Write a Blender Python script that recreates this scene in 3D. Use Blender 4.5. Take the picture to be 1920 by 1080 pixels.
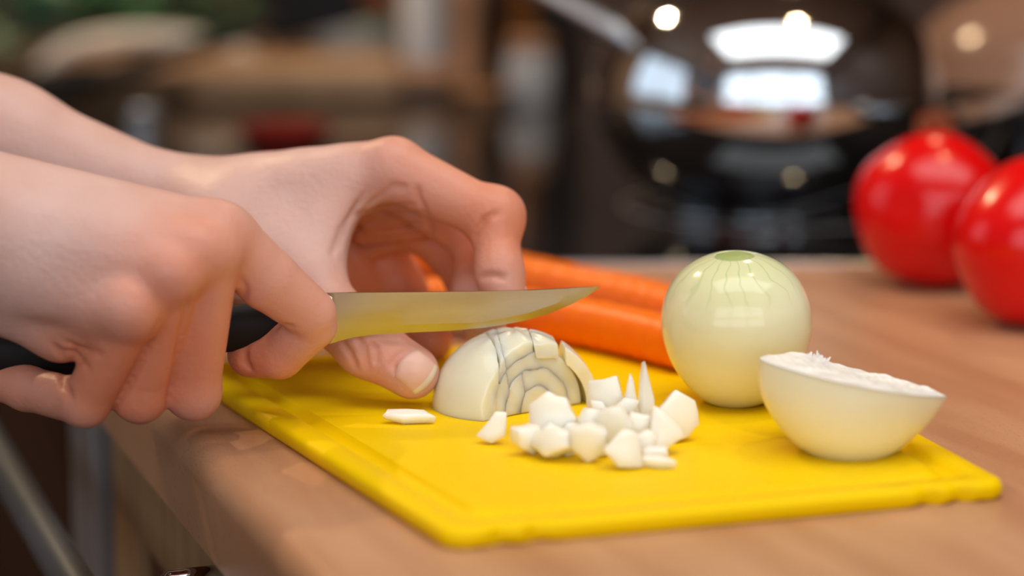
import bpy, bmesh, math, random
import numpy as np
from math import sin, cos, pi, radians, sqrt
from mathutils import Vector, Matrix

for o in list(bpy.data.objects):
    bpy.data.objects.remove(o, do_unlink=True)
SC = bpy.context.scene
COL = SC.collection
rnd = random.Random(7)

# ------------------------------------------------------------------ camera
FPX, PITCH, H = 4500.0, radians(10.0), 0.2115
CAM = np.array([0.0, 0.0, H])
cd = bpy.data.cameras.new('camera')
cam = bpy.data.objects.new('camera', cd)
COL.objects.link(cam)
cam.location = (0, 0, H)
cam.rotation_euler = (pi / 2 - PITCH, 0, 0)
cd.sensor_width = 36.0
cd.lens = 36.0 * FPX / 1920.0
cd.clip_start = 0.01
cd.dof.use_dof = True
cd.dof.focus_distance = 0.895
cd.dof.aperture_fstop = 3.3
cd.dof.aperture_blades = 7
SC.camera = cam

SC.view_settings.view_transform = 'Standard'
SC.view_settings.look = 'None'
SC.view_settings.gamma = 1.0
SC.view_settings.use_curve_mapping = False
SC.view_settings.exposure = -0.17
SC.cycles.use_denoising = True
SC.cycles.max_bounces = 10
SC.cycles.sample_clamp_indirect = 6.0
SC.cycles.caustics_reflective = False
SC.cycles.caustics_refractive = False

w = bpy.data.worlds.new('World')
SC.world = w
w.use_nodes = True
w.node_tree.nodes['Background'].inputs[0].default_value = (0.75, 0.85, 1.0, 1)
w.node_tree.nodes['Background'].inputs[1].default_value = 1.0


def area_lamp(name, loc, target, sx, sy, power, color):
    ld = bpy.data.lights.new(name, 'AREA')
    ld.shape = 'RECTANGLE'
    ld.size, ld.size_y = sx, sy
    ld.energy, ld.color = power, color
    o = bpy.data.objects.new(name, ld)
    COL.objects.link(o)
    o.location = loc
    d = Vector(target) - Vector(loc)
    o.rotation_euler = d.to_track_quat('-Z', 'Y').to_euler()
    return o


# daylight just outside the big window behind the camera, added overhead fill panel, warm downlights
area_lamp('window_daylight', (0.2, -0.99, 0.72), (0.2, 0.0, 0.72), 3.0, 1.30, 36.0, (0.86, 0.94, 1.0))
area_lamp('side_daylight', (-2.39, 0.9, 0.78), (0.0, 0.9, 0.78), 2.0, 1.3, 8.0, (0.78, 0.90, 1.0))
area_lamp('panel_light', (0.30, 0.55, 1.49), (0.30, 0.55, 0.0), 2.0, 0.85, 21.5, (0.98, 0.97, 0.95))
SPOTS = [(0.50, 1.16), (0.44, 2.30), (-1.0, 2.25)]  # the last one is added to brighten the back left counter
SPOT_LABELS = ['round warm downlight in the wooden ceiling beside the panel lamp', 'round warm downlight in the wooden ceiling above the back of the hob', 'round warm downlight in the wooden ceiling near the left back corner']


# ------------------------------------------------------------------ pixel helpers (build-time measuring only)
def ray(x, y):
    u, v = (x - 960) / FPX, (y - 540) / FPX
    return np.array([u, cos(PITCH) - v * sin(PITCH), -sin(PITCH) - v * cos(PITCH)])


def P(x, y, Y):
    d = ray(x, y)
    return CAM + d * (Y / d[1])


def G(x, y, z=0.0):
    d = ray(x, y)
    return CAM + d * ((z - H) / d[2])


def M(px, Y):
    """length in metres of px pixels at distance Y"""
    return px * Y / FPX


def nrm(v):
    v = np.asarray(v, float)
    return v / np.linalg.norm(v)


# ------------------------------------------------------------------ object helpers
def link(name, me, mat=None, parent=None, smooth=True):
    o = bpy.data.objects.new(name, me)
    COL.objects.link(o)
    if mat is not None:
        me.materials.append(mat)
    if parent is not None:
        o.parent = parent
    if smooth and len(me.polygons):
        me.polygons.foreach_set('use_smooth', np.ones(len(me.polygons), bool))
    return o


def obj(name, bm, mat=None, parent=None, smooth=True, sharp=None):
    me = bpy.data.meshes.new(name)
    bmesh.ops.recalc_face_normals(bm, faces=bm.faces)
    bm.to_mesh(me)
    bm.free()
    o = link(name, me, mat, parent, smooth)
    if smooth and sharp is not None:
        me.set_sharp_from_angle(angle=radians(sharp))
    return o


def tag(o, label, cat, group=None, kind=None):
    o['label'] = label
    o['category'] = cat
    if group:
        o['group'] = group
    if kind:
        o['kind'] = kind
    return o


def thing(name, label, cat, loc=(0, 0, 0), rotz=0.0, group=None):
    o = bpy.data.objects.new(name, None)
    COL.objects.link(o)
    o.empty_display_size = 0.02
    o.location = loc
    o.rotation_euler = (0, 0, rotz)
    return tag(o, label, cat, group)


def struct(name, bm, mat, parent=None):
    o = obj(name, bm, mat, parent, smooth=False)
    if parent is None:
        o['kind'] = 'structure'
    return o


def box(bm, c, s, rot=None, bevel=0.0, seg=2):
    m = Matrix.Translation(c)
    if rot is not None:
        m = m @ rot.to_4x4()
    m = m @ Matrix.Diagonal((s[0], s[1], s[2], 1))
    r = bmesh.ops.create_cube(bm, size=1.0, matrix=m)
    if bevel > 0:
        es = list({e for v in r['verts'] for e in v.link_edges})
        bmesh.ops.bevel(bm, geom=es, offset=bevel, segments=seg, affect='EDGES', profile=0.5)
    return bm


def lathe(bm, prof, n=48, origin=(0, 0, 0), axis=None, wob=None):
    """prof: list of (r, z); revolve about local z"""
    m = Matrix.Translation(origin)
    if axis is not None:
        m = m @ Vector(axis).to_track_quat('Z', 'Y').to_matrix().to_4x4()
    rings = []
    for (r, z) in prof:
        if r < 1e-7:
            rings.append([bm.verts.new(m @ Vector((0, 0, z)))])
        else:
            ring = []
            for i in range(n):
                a = 2 * pi * i / n
                rr = r * (wob(a, z) if wob else 1.0)
                ring.append(bm.verts.new(m @ Vector((rr * cos(a), rr * sin(a), z))))
            rings.append(ring)
    for a, b in zip(rings, rings[1:]):
        if len(a) == 1 and len(b) == 1:
            continue
        for i in range(n):
            j = (i + 1) % n
            if len(a) == 1:
                bm.faces.new((a[0], b[i], b[j]))
            elif len(b) == 1:
                bm.faces.new((a[i], a[j], b[0]))
            else:
                bm.faces.new((a[i], a[j], b[j], b[i]))
    return bm


def tube(bm, pts, radii, n=16, flat=1.0, up=None, cap=True):
    """sweep along pts; flat scales the section across 'up'"""
    pts = [Vector(p) for p in pts]
    if not hasattr(radii, '__len__'):
        radii = [radii] * len(pts)
    rings = []
    ref = Vector(up) if up is not None else Vector((0, 0, 1))
    for i, p in enumerate(pts):
        t = (pts[min(i + 1, len(pts) - 1)] - pts[max(i - 1, 0)]).normalized()
        s = t.cross(ref)
        if s.length < 1e-4:
            s = t.cross(Vector((1, 0, 0)))
        s.normalize()
        q = s.cross(t).normalized()
        rings.append([bm.verts.new(p + (s * cos(2 * pi * k / n) * flat + q * sin(2 * pi * k / n)) * radii[i]) for k in range(n)])
    for a, b in zip(rings, rings[1:]):
        for k in range(n):
            j = (k + 1) % n
            bm.faces.new((a[k], a[j], b[j], b[k]))
    if cap:
        bm.faces.new(rings[0][::-1])
        bm.faces.new(rings[-1])
    return bm


def smooth_path(pts, n):
    """Catmull-Rom through pts"""
    pts = [np.asarray(p, float) for p in pts]
    q = [2 * pts[0] - pts[1]] + pts + [2 * pts[-1] - pts[-2]]
    out = []
    for i in range(len(pts) - 1):
        a, b, c, d = q[i:i + 4]
        for k in range(n):
            t = k / n
            out.append(0.5 * ((2 * b) + (c - a) * t + (2 * a - 5 * b + 4 * c - d) * t * t + (3 * b - a - 3 * c + d) * t ** 3))
    out.append(pts[-1])
    return out


# ------------------------------------------------------------------ materials
def mat(name, color, rough=0.5, metal=0.0, color2=None, scale=40.0, detail=3.0, stretch=(1, 1, 1), bump=0.0, bscale=None,
        sss=0.0, srad=(1, 0.4, 0.2), sscale=0.005, trans=0.0, ior=1.45, spec=0.5, coat=0.0, contrast=(0.35, 0.65), emit=None, estr=0.0,
        coord='Object', rough2=None):
    m = bpy.data.materials.new(name)
    m.use_nodes = True
    nt = m.node_tree
    b = nt.nodes['Principled BSDF']
    b.inputs['Base Color'].default_value = (*color, 1)
    b.inputs['Roughness'].default_value = rough
    b.inputs['Metallic'].default_value = metal
    b.inputs['IOR'].default_value = ior
    b.inputs['Specular IOR Level'].default_value = spec
    b.inputs['Transmission Weight'].default_value = trans
    b.inputs['Coat Weight'].default_value = coat
    if sss > 0:
        b.inputs['Subsurface Weight'].default_value = sss
        b.inputs['Subsurface Radius'].default_value = srad
        b.inputs['Subsurface Scale'].default_value = sscale
    if emit is not None:
        b.inputs['Emission Color'].default_value = (*emit, 1)
        b.inputs['Emission Strength'].default_value = estr
    tc = nt.nodes.new('ShaderNodeTexCoord')
    mp = nt.nodes.new('ShaderNodeMapping')
    mp.inputs['Scale'].default_value = stretch
    nt.links.new(tc.outputs[coord], mp.inputs['Vector'])
    no = nt.nodes.new('ShaderNodeTexNoise')
    no.inputs['Scale'].default_value = scale
    no.inputs['Detail'].default_value = detail
    nt.links.new(mp.outputs[0], no.inputs['Vector'])
    rp = nt.nodes.new('ShaderNodeValToRGB')
    rp.color_ramp.elements[0].position = contrast[0]
    rp.color_ramp.elements[1].position = contrast[1]
    c2 = color2 if color2 is not None else tuple(c * 0.9 for c in color)
    rp.color_ramp.elements[0].color = (*c2, 1)
    rp.color_ramp.elements[1].color = (*color, 1)
    nt.links.new(no.outputs['Fac'], rp.inputs['Fac'])
    nt.links.new(rp.outputs['Color'], b.inputs['Base Color'])
    if rough2 is not None:
        mr = nt.nodes.new('ShaderNodeMapRange')
        mr.inputs['To Min'].default_value = rough
        mr.inputs['To Max'].default_value = rough2
        nt.links.new(no.outputs['Fac'], mr.inputs['Value'])
        nt.links.new(mr.outputs[0], b.inputs['Roughness'])
    if bump > 0:
        n2 = nt.nodes.new('ShaderNodeTexNoise')
        n2.inputs['Scale'].default_value = bscale or scale * 3
        n2.inputs['Detail'].default_value = 4
        nt.links.new(mp.outputs[0], n2.inputs['Vector'])
        bp = nt.nodes.new('ShaderNodeBump')
        bp.inputs['Strength'].default_value = bump
        bp.inputs['Distance'].default_value = 0.001
        nt.links.new(n2.outputs['Fac'], bp.inputs['Height'])
        nt.links.new(bp.outputs[0], b.inputs['Normal'])
    m['b'] = 1
    return m


def mixcol(nt, fac, a, b):
    """a, b: sockets or colours; returns colour socket"""
    n = nt.nodes.new('ShaderNodeMix')
    n.data_type = 'RGBA'
    for s, v in ((0, fac), (6, a), (7, b)):
        if hasattr(v, 'links') or hasattr(v, 'is_linked'):
            nt.links.new(v, n.inputs[s])
        elif s == 0:
            n.inputs[0].default_value = v
        else:
            n.inputs[s].default_value = (*v, 1)
    return n.outputs[2]


def math_node(nt, op, a, b=0.0, c=0.0):
    n = nt.nodes.new('ShaderNodeMath')
    n.operation = op
    for i, v in enumerate((a, b, c)):
        if hasattr(v, 'is_linked'):
            nt.links.new(v, n.inputs[i])
        else:
            n.inputs[i].default_value = v
    return n.outputs[0]


# worktop laminate: beech print with fine dark dashes, runs along the counter
m_wood = mat('worktop_wood', (0.53, 0.285, 0.155), 0.30, color2=(0.43, 0.21, 0.105), scale=9.0, detail=6, stretch=(5.0, 0.6, 1), bump=0.12, bscale=260,
             spec=0.45, rough2=0.5)
nt = m_wood.node_tree
bs = nt.nodes['Principled BSDF']
src = bs.inputs['Base Color'].links[0].from_socket
tc = nt.nodes.new('ShaderNodeTexCoord')
mp = nt.nodes.new('ShaderNodeMapping')
mp.inputs['Scale'].default_value = (1500, 260, 300)
nt.links.new(tc.outputs['Object'], mp.inputs[0])
vo = nt.nodes.new('ShaderNodeTexVoronoi')
vo.inputs['Scale'].default_value = 1.0
nt.links.new(mp.outputs[0], vo.inputs['Vector'])
d1 = nt.nodes.new('ShaderNodeMapRange')
d1.inputs['From Min'].default_value = 0.12
d1.inputs['From Max'].default_value = 0.30
d1.inputs['To Min'].default_value = 0.55
d1.inputs['To Max'].default_value = 0.0
nt.links.new(vo.outputs['Distance'], d1.inputs[0])
nt.links.new(mixcol(nt, d1.outputs[0], src, (0.30, 0.13, 0.065)), bs.inputs['Base Color'])

m_board = mat('board_yellow', (0.91, 0.60, 0.0), 0.50, color2=(0.89, 0.58, 0.0), scale=18, bump=0.05, bscale=600, spec=0.10, sss=0.1, srad=(1, 0.8, 0.1), sscale=0.002)
m_steel = mat('polished_steel', (0.62, 0.655, 0.69), 0.06, 1.0, color2=(0.58, 0.615, 0.65), scale=6)
m_lidbrown = mat('brown_enamel', (0.30, 0.165, 0.11), 0.16, color2=(0.27, 0.145, 0.095), scale=6)  # polished lid: brown reflection of the room put into the base colour
m_steel_dull = mat('brushed_steel', (0.55, 0.55, 0.56), 0.32, 1.0, scale=30, stretch=(1, 1, 20))
m_blade = mat('blade_steel', (0.50, 0.485, 0.44), 0.18, 1.0, color2=(0.42, 0.40, 0.36), scale=25, stretch=(1, 1, 5), bump=0.012, bscale=300, rough2=0.30)
m_black = mat('black_plastic', (0.010, 0.007, 0.006), 0.55, color2=(0.008, 0.006, 0.006), bump=0.05, spec=0.25)
m_hob = mat('hob_glass', (0.010, 0.008, 0.008), 0.07, color2=(0.008, 0.007, 0.007), scale=8, spec=0.42)
m_stone = mat('dark_stone', (0.030, 0.024, 0.021), 0.12, color2=(0.014, 0.012, 0.011), scale=120, contrast=(0.4, 0.6))
m_carrot = mat('carrot_orange', (1.0, 0.20, 0.001), 0.42, color2=(0.97, 0.17, 0.001), scale=60, stretch=(1, 1, 1), bump=0.12, bscale=220, sss=0.25, srad=(1, .35, .1), sscale=0.004)
m_tomato = mat('tomato_red', (0.80, 0.003, 0.004), 0.22, color2=(0.70, 0.002, 0.003), scale=22, coat=0.1, sss=0.04, srad=(1, .15, .1), sscale=0.003)
m_cream = mat('cream_ceramic', (0.84, 0.77, 0.67), 0.3, scale=12)
m_bread = mat('brown_crust', (0.46, 0.28, 0.16), 0.7, color2=(0.35, 0.20, 0.105), scale=20, bump=0.3)
m_brownwood = mat('brown_wood', (0.40, 0.20, 0.10), 0.45, color2=(0.28, 0.13, 0.06), scale=14, stretch=(1, 1, 0.12), bump=0.1)
m_darkwood = mat('dark_wood', (0.080, 0.037, 0.021), 0.5, color2=(0.05, 0.022, 0.013), scale=12, stretch=(8, 8, 0.7), bump=0.1)
m_leaf = mat('leaf_green', (0.06, 0.26, 0.11), 0.45, color2=(0.03, 0.15, 0.06), scale=30)
m_leaf2 = mat('leaf_pale', (0.33, 0.52, 0.38), 0.45, color2=(0.22, 0.42, 0.27), scale=30)
m_red = mat('petal_red', (0.55, 0.02, 0.015), 0.45, scale=20)
m_darkred = mat('dark_red_glaze', (0.20, 0.015, 0.012), 0.25, scale=20)
m_white = mat('white_plastic', (0.80, 0.78, 0.74), 0.4, scale=12)
m_greyp = mat('pale_ware', (0.45, 0.43, 0.42), 0.4, scale=12)
m_amber = mat('amber_glass', (0.30, 0.11, 0.02), 0.1, color2=(0.24, 0.08, 0.015), scale=8, coat=0.4)
m_darkglass = mat('dark_glass', (0.035, 0.014, 0.008), 0.08, color2=(0.025, 0.01, 0.006), scale=8, coat=0.5)
m_wall = mat('wall_paint', (0.44, 0.31, 0.23), 0.8, color2=(0.41, 0.285, 0.21), scale=4, bump=0.05)
m_ceil = mat('ceiling_boards', (0.46, 0.29, 0.19), 0.55, color2=(0.33, 0.19, 0.12), scale=6, stretch=(6, 0.4, 1))
m_floor = mat('floor_boards', (0.17, 0.085, 0.045), 0.5, color2=(0.11, 0.055, 0.03), scale=7, stretch=(6, 0.5, 1))
m_frame = mat('window_white', (0.62, 0.62, 0.60), 0.45, scale=10)
m_cabwood = mat('cabinet_wood', (0.40, 0.24, 0.115), 0.45, color2=(0.31, 0.175, 0.08), scale=12, stretch=(6, 6, 0.5), bump=0.08)
m_cabdark = mat('cabinet_panel', (0.11, 0.035, 0.02), 0.5, color2=(0.075, 0.025, 0.014), scale=12, stretch=(6, 6, 0.5))
m_alu = mat('aluminium', (0.50, 0.50, 0.52), 0.38, 0.85, scale=40, stretch=(1, 1, 0.1))
m_gun = mat('dark_grey_metal', (0.17, 0.19, 0.21), 0.4, 0.8, scale=40)
m_ovenglass = mat('oven_glass', (0.05, 0.025, 0.016), 0.15, color2=(0.035, 0.018, 0.012), scale=6)
m_lamp = mat('lamp_glow', (1, 0.8, 0.55), 0.5, emit=(1.0, 0.62, 0.26), estr=60.0)
m_panel = mat('panel_diffuser', (0.8, 0.8, 0.78), 0.5, scale=6)


# thin window glass: mostly see-through with a mirror share
m_pane = bpy.data.materials.new('window_glass')
m_pane.use_nodes = True
nt = m_pane.node_tree
nt.nodes.remove(nt.nodes['Principled BSDF'])
tr = nt.nodes.new('ShaderNodeBsdfTransparent')
gl = nt.nodes.new('ShaderNodeBsdfGlossy')
gl.inputs['Roughness'].default_value = 0.02
mx = nt.nodes.new('ShaderNodeMixShader')
mx.inputs[0].default_value = 0.08
nt.links.new(tr.outputs[0], mx.inputs[1])
nt.links.new(gl.outputs[0], mx.inputs[2])
nt.links.new(mx.outputs[0], nt.nodes['Material Output'].inputs[0])

# skin: own tint attribute makes knuckles, palms and fingertips redder
m_skin = mat('skin', (0.67, 0.455, 0.405), 0.44, color2=(0.61, 0.385, 0.33), scale=55, detail=4, bump=0.34, bscale=420, sss=0.30, srad=(1.0, 0.36, 0.2), sscale=0.004,
             spec=0.4, contrast=(0.25, 0.75))
nt = m_skin.node_tree
bs = nt.nodes['Principled BSDF']
src = bs.inputs['Base Color'].links[0].from_socket
at = nt.nodes.new('ShaderNodeAttribute')
at.attribute_name = 'tint'
nt.links.new(mixcol(nt, at.outputs['Fac'], src, (0.68, 0.235, 0.13)), bs.inputs['Base Color'])
m_nail = mat('fingernail', (0.78, 0.47, 0.37), 0.38, color2=(0.74, 0.42, 0.33), scale=60, sss=0.2, srad=(1, .4, .25), sscale=0.003)
m_nailtip = mat('nail_edge', (0.80, 0.66, 0.52), 0.3, scale=60, sss=0.2, sscale=0.003)


def onion_mat(name, base, base2, veins=False, sss=0.55, rough=0.25, trans=0.0):
    m = mat(name, base, rough, color2=base2, scale=26, detail=4, stretch=(1, 1, 1), bump=0.06, bscale=140, sss=sss, srad=(1.0, 0.92, 0.65), sscale=0.008, coat=0.2, trans=trans, ior=1.36)
    if veins:
        nt = m.node_tree
        b = nt.nodes['Principled BSDF']
        src = b.inputs['Base Color'].links[0].from_socket
        tc = nt.nodes.new('ShaderNodeTexCoord')
        sp = nt.nodes.new('ShaderNodeSeparateXYZ')
        nt.links.new(tc.outputs['Object'], sp.inputs[0])
        ang = math_node(nt, 'ARCTAN2', sp.outputs[1], sp.outputs[0])
        wob = nt.nodes.new('ShaderNodeTexNoise')
        wob.inputs['Scale'].default_value = 60
        nt.links.new(tc.outputs['Object'], wob.inputs['Vector'])
        a2 = math_node(nt, 'ADD', ang, math_node(nt, 'MULTIPLY', wob.outputs['Fac'], 0.7))
        sw = math_node(nt, 'SINE', math_node(nt, 'MULTIPLY', a2, 19.0))
        line = math_node(nt, 'POWER', math_node(nt, 'MAXIMUM', sw, 0.0), 10.0)
        up = nt.nodes.new('ShaderNodeMapRange')
        up.inputs['From Min'].default_value = 0.041
        up.inputs['From Max'].default_value = 0.056
        nt.links.new(sp.outputs[2], up.inputs[0])
        nt.links.new(mixcol(nt, math_node(nt, 'MULTIPLY', math_node(nt, 'MULTIPLY', line, up.outputs[0]), 0.42),
                            mixcol(nt, math_node(nt, 'MULTIPLY', up.outputs[0], 0.5), src, (0.62, 0.68, 0.36)), (0.34, 0.45, 0.13)), b.inputs['Base Color'])
    return m


m_onion = onion_mat('onion_skin', (0.84, 0.82, 0.57), (0.80, 0.77, 0.49), True, 0.5, 0.14)
m_onioncap = onion_mat('onion_cap', (0.52, 0.60, 0.26), (0.38, 0.47, 0.17), False, 0.3, 0.35)
m_onionhalf = onion_mat('onion_half', (0.88, 0.85, 0.64), (0.85, 0.81, 0.56), False, 0.5, 0.22)
m_onionface = onion_mat('onion_cut_face', (0.93, 0.91, 0.86), (0.86, 0.83, 0.75), False, 0.45, 0.35)
m_onionlayer = onion_mat('onion_layer', (0.88, 0.835, 0.66), (0.85, 0.79, 0.58), False, 1.0, 0.25)
m_onioncore = onion_mat('onion_inner_layer', (0.91, 0.85, 0.66), (0.88, 0.80, 0.58), False, 1.0, 0.25)
m_oniondice = onion_mat('onion_dice', (0.92, 0.885, 0.77), (0.89, 0.84, 0.69), False, 0.8, 0.25)

# ------------------------------------------------------------------ room shell (seen in reflections)
XL, XR, YN, YF, ZF, ZC = -2.3, 1.7, -0.9, 3.05, -0.9, 1.55
struct('floor', box(bmesh.new(), ((XL + XR) / 2, (YN + YF) / 2, ZF - 0.05), (XR - XL + .2, YF - YN + .2, 0.1)), m_floor)
struct('ceiling', box(bmesh.new(), ((XL + XR) / 2, (YN + YF) / 2, ZC + 0.05), (XR - XL + .2, YF - YN + .2, 0.1)), m_ceil)
VY0, VY1, VZ0, VZ1 = -0.1, 1.9, 0.14, 1.42
bm = bmesh.new()
box(bm, (XL - .04, (YN + VY0) / 2 - .05, (ZF + ZC) / 2), (.08, VY0 - YN + .1, ZC - ZF))
box(bm, (XL - .04, (YF + VY1) / 2 + .05, (ZF + ZC) / 2), (.08, YF - VY1 + .1, ZC - ZF))
box(bm, (XL - .04, (VY0 + VY1) / 2, (ZF + VZ0) / 2), (.08, VY1 - VY0, VZ0 - ZF))
box(bm, (XL - .04, (VY0 + VY1) / 2, (ZC + VZ1) / 2), (.08, VY1 - VY0, ZC - VZ1))
struct('wall_left', bm, m_wall)
wf = bmesh.new()
for y_ in (VY0 + .03, (VY0 + VY1) / 2, VY1 - .03):
    box(wf, (XL - .03, y_, (VZ0 + VZ1) / 2), (.06, .06, VZ1 - VZ0))
for z_ in (VZ0 + .03, VZ1 - .03):
    box(wf, (XL - .03, (VY0 + VY1) / 2, z_), (.06, VY1 - VY0, .06))
win2 = struct('window_2', wf, m_frame)
pb = bmesh.new()
box(pb, (XL - .05, (VY0 + VY1) / 2, (VZ0 + VZ1) / 2), (.004, VY1 - VY0 - .08, VZ1 - VZ0 - .08))
obj('pane', pb, m_pane, win2, False)
struct('wall_right', box(bmesh.new(), (XR + 0.05, (YN + YF) / 2, (ZF + ZC) / 2), (0.1, YF - YN, ZC - ZF)), m_darkwood)
struct('wall_back', box(bmesh.new(), ((XL + XR) / 2, YF + 0.05, (ZF + ZC) / 2), (XR - XL + .2, 0.1, ZC - ZF)), m_darkwood)
WX0, WX1, WZ0, WZ1 = -1.45, 1.65, 0.08, 1.36
bm = bmesh.new()
box(bm, ((XL + WX0) / 2 - .05, YN - .04, (ZF + ZC) / 2), (WX0 - XL + .1, 0.08, ZC - ZF))
box(bm, ((XR + WX1) / 2 + .05, YN - .04, (ZF + ZC) / 2), (XR - WX1 + .1, 0.08, ZC - ZF))
box(bm, ((WX0 + WX1) / 2, YN - .04, (ZF + WZ0) / 2), (WX1 - WX0, 0.08, WZ0 - ZF))
box(bm, ((WX0 + WX1) / 2, YN - .04, (ZC + WZ1) / 2), (WX1 - WX0, 0.08, ZC - WZ1))
struct('wall_front', bm, m_wall)
wf = bmesh.new()
t = 0.06
box(wf, (WX0 + t / 2, YN - .03, (WZ0 + WZ1) / 2), (t, .06, WZ1 - WZ0))
box(wf, (WX1 - t / 2, YN - .03, (WZ0 + WZ1) / 2), (t, .06, WZ1 - WZ0))
box(wf, ((WX0 + WX1) / 2, YN - .03, WZ0 + t / 2), (WX1 - WX0, .06, t))
box(wf, ((WX0 + WX1) / 2, YN - .03, WZ1 - t / 2), (WX1 - WX0, .06, t))
win = struct('window_1', wf, m_frame)
mu = bmesh.new()
box(mu, ((WX0 + WX1) / 2, YN - .03, 0.62), (WX1 - WX0 - .1, .05, 0.10))
obj('transom', mu, m_darkwood, win, False)
for fx in (0.333, 0.667):
    mu = bmesh.new()
    box(mu, (WX0 + fx * (WX1 - WX0), YN - .03, (WZ0 + WZ1) / 2), (0.06, .05, WZ1 - WZ0 - .1))
    obj('mullion', mu, m_frame, win, False)
pb = bmesh.new()
box(pb, ((WX0 + WX1) / 2, YN - .05, (WZ0 + WZ1) / 2), (WX1 - WX0 - .08, .004, WZ1 - WZ0 - .08))
obj('pane', pb, m_pane, win, False)

# ceiling downlights and the panel added for soft overhead light
pl = thing('ceiling_panel_lamp', 'flat white ceiling panel lamp above the counter', 'lamp', (0.30, 0.55, 1.5))
obj('frame', box(bmesh.new(), (0, 0, 0.035), (2.06, 0.91, 0.03), None, 0.004), m_frame, pl, False)
obj('diffuser', box(bmesh.new(), (0, 0, 0.012), (2.02, 0.87, 0.012)), m_panel, pl, False)
for i, (sx, sy) in enumerate(SPOTS):
    dl = thing('ceiling_downlight', SPOT_LABELS[i], 'lamp', (sx, sy, ZC), 0, 'ceiling downlights')
    dl.scale = (1, 1, 1) if i == 0 else (.55, .55, 1)
    obj('trim_ring', lathe(bmesh.new(), [(0.052, 0), (0.052, -0.012), (0.064, -0.012), (0.068, -0.006), (0.068, 0)], 32), m_steel_dull, dl)
    obj('bulb', lathe(bmesh.new(), [(0.051, -0.001), (0.051, -0.004), (0.03, -0.009), (0, -0.010)], 32), m_lamp, dl)
    ld = bpy.data.lights.new('downlight_beam', 'AREA')
    ld.shape = 'DISK'
    ld.size = 0.06
    ld.energy = (2.5, 5.0, 20.0)[i]
    ld.color = (1.0, 0.72, 0.42)
    lo = bpy.data.objects.new('downlight_beam', ld)
    COL.objects.link(lo)
    lo.parent = dl
    lo.location = (0, 0, -0.014)

# ------------------------------------------------------------------ worktop, cabinets, hob
E1, E2 = G(310, 790), G(440, 930)
ED = nrm((E1 - E2) * [1, 1, 0])          # along the counter edge, away from the camera
EN = np.array([ED[1], -ED[0], 0.0])      # across the counter, to the right (into it)
E0 = E1 - ED * ((E1[1] + 0.25) / ED[1])  # edge point at Y = -0.25
TH = 0.038
ang_edge = math.atan2(ED[1], ED[0]) - pi / 2
HOBY = G(1350, 499)[1]


def edge_at(Y):
    return E0 + ED * ((Y - E0[1]) / ED[1])


def prism(bm, poly, z0, z1):
    b_ = [bm.verts.new((p[0], p[1], z0)) for p in poly]
    t_ = [bm.verts.new((p[0], p[1], z1)) for p in poly]
    n = len(poly)
    bm.faces.new(b_[::-1])
    bm.faces.new(t_)
    for i in range(n):
        j = (i + 1) % n
        bm.faces.new((b_[i], b_[j], t_[j], t_[i]))
    return bm


# built in its own axes: local y runs along the edge
worktop_root = thing('worktop', 'long beech effect worktop with a rounded front edge under the yellow board', 'worktop', tuple(E0), ang_edge)
R_inv = Matrix.Rotation(-ang_edge, 4, 'Z')


def to_local(p):
    return R_inv @ (Vector(p) - Vector(E0))


Lw = (HOBY + 0.02 + 0.25) / ED[1]
bm = bmesh.new()
prof = [(0.9, -TH), (0.004, -TH), (0.001, -TH + .003)]
for k in range(9):
    a = pi - k * (pi / 2) / 8
    prof.append((0.010 + 0.010 * cos(a), -0.010 + 0.010 * sin(a)))
prof.append((0.9, 0.0))
ringA = [bm.verts.new((x, 0, z)) for x, z in prof]
ends = []
for x, z in prof:
    # far end is cut along the hob line (constant world Y)
    yl = (HOBY - E0[1] - x * EN[1]) / ED[1]
    ends.append(bm.verts.new((x, yl, z)))
for i in range(len(prof)):
    j = (i + 1) % len(prof)
    bm.faces.new((ringA[i], ringA[j], ends[j], ends[i]))
bm.faces.new(ringA)
bm.faces.new(ends[::-1])
obj('slab', bm, m_wood, worktop_root, sharp=40)

# the dark half of the counter beyond the cutting place
a0, a1, a2 = edge_at(HOBY), edge_at(1.92), edge_at(3.02)
hob = thing('ceramic_hob', 'black glass hob with a thin steel rim behind the wooden worktop', 'hob')
obj('glass', prism(bmesh.new(), [(a0[0] + .005, HOBY + .003), (XR - .02, HOBY + .003), (XR - .02, 1.915), (a1[0] + .005, 1.915)], -0.03, 0.001), m_hob, hob, False)
rim = bmesh.new()
box(rim, ((a0[0] + XR) / 2, HOBY + .0015, -0.012), (XR - a0[0] - .03, 0.003, 0.028), None, 0.0008)
obj('rim', rim, m_steel_dull, hob, False)
for (zx, zy, zr) in ((0.165, 1.49, 0.095), (-0.16, 1.62, 0.085), (0.46, 1.66, 0.11)):
    rb = bmesh.new()
    lathe(rb, [(zr, 0.0010), (zr, 0.0016), (zr + .002, 0.0016), (zr + .002, 0.0010)], 64, (zx, zy, 0))
    obj('zone_ring', rb, m_greyp, hob, False)
bc = thing('back_counter', 'dark polished stone counter behind the black hob', 'worktop')
obj('slab', prism(bmesh.new(), [(a1[0] + .005, 1.92), (XR - .02, 1.92), (XR - .02, 3.0), (a2[0] + .005, 3.0)], -0.03, 0.0), m_stone, bc, False)


# cabinet fronts under the worktop, measured on a vertical plane parallel to the edge
def Fp(x, y, off):
    d = ray(x, y)
    k = ((E0 + EN * off - CAM) @ EN) / (d @ EN)
    return CAM + d * k


def s_of(p):
    return float((p - E0) @ ED)


OFF = 0.012
sA, sB = s_of(Fp(212, 960, OFF)), s_of(Fp(252, 960, OFF))       # wooden stile
sC, sD = s_of(Fp(158, 960, OFF)), s_of(Fp(199, 960, OFF))       # aluminium strip
zr = Fp(300, 1062, OFF)[2]
rz = Matrix.Rotation(ang_edge, 3, 'Z')


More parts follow.
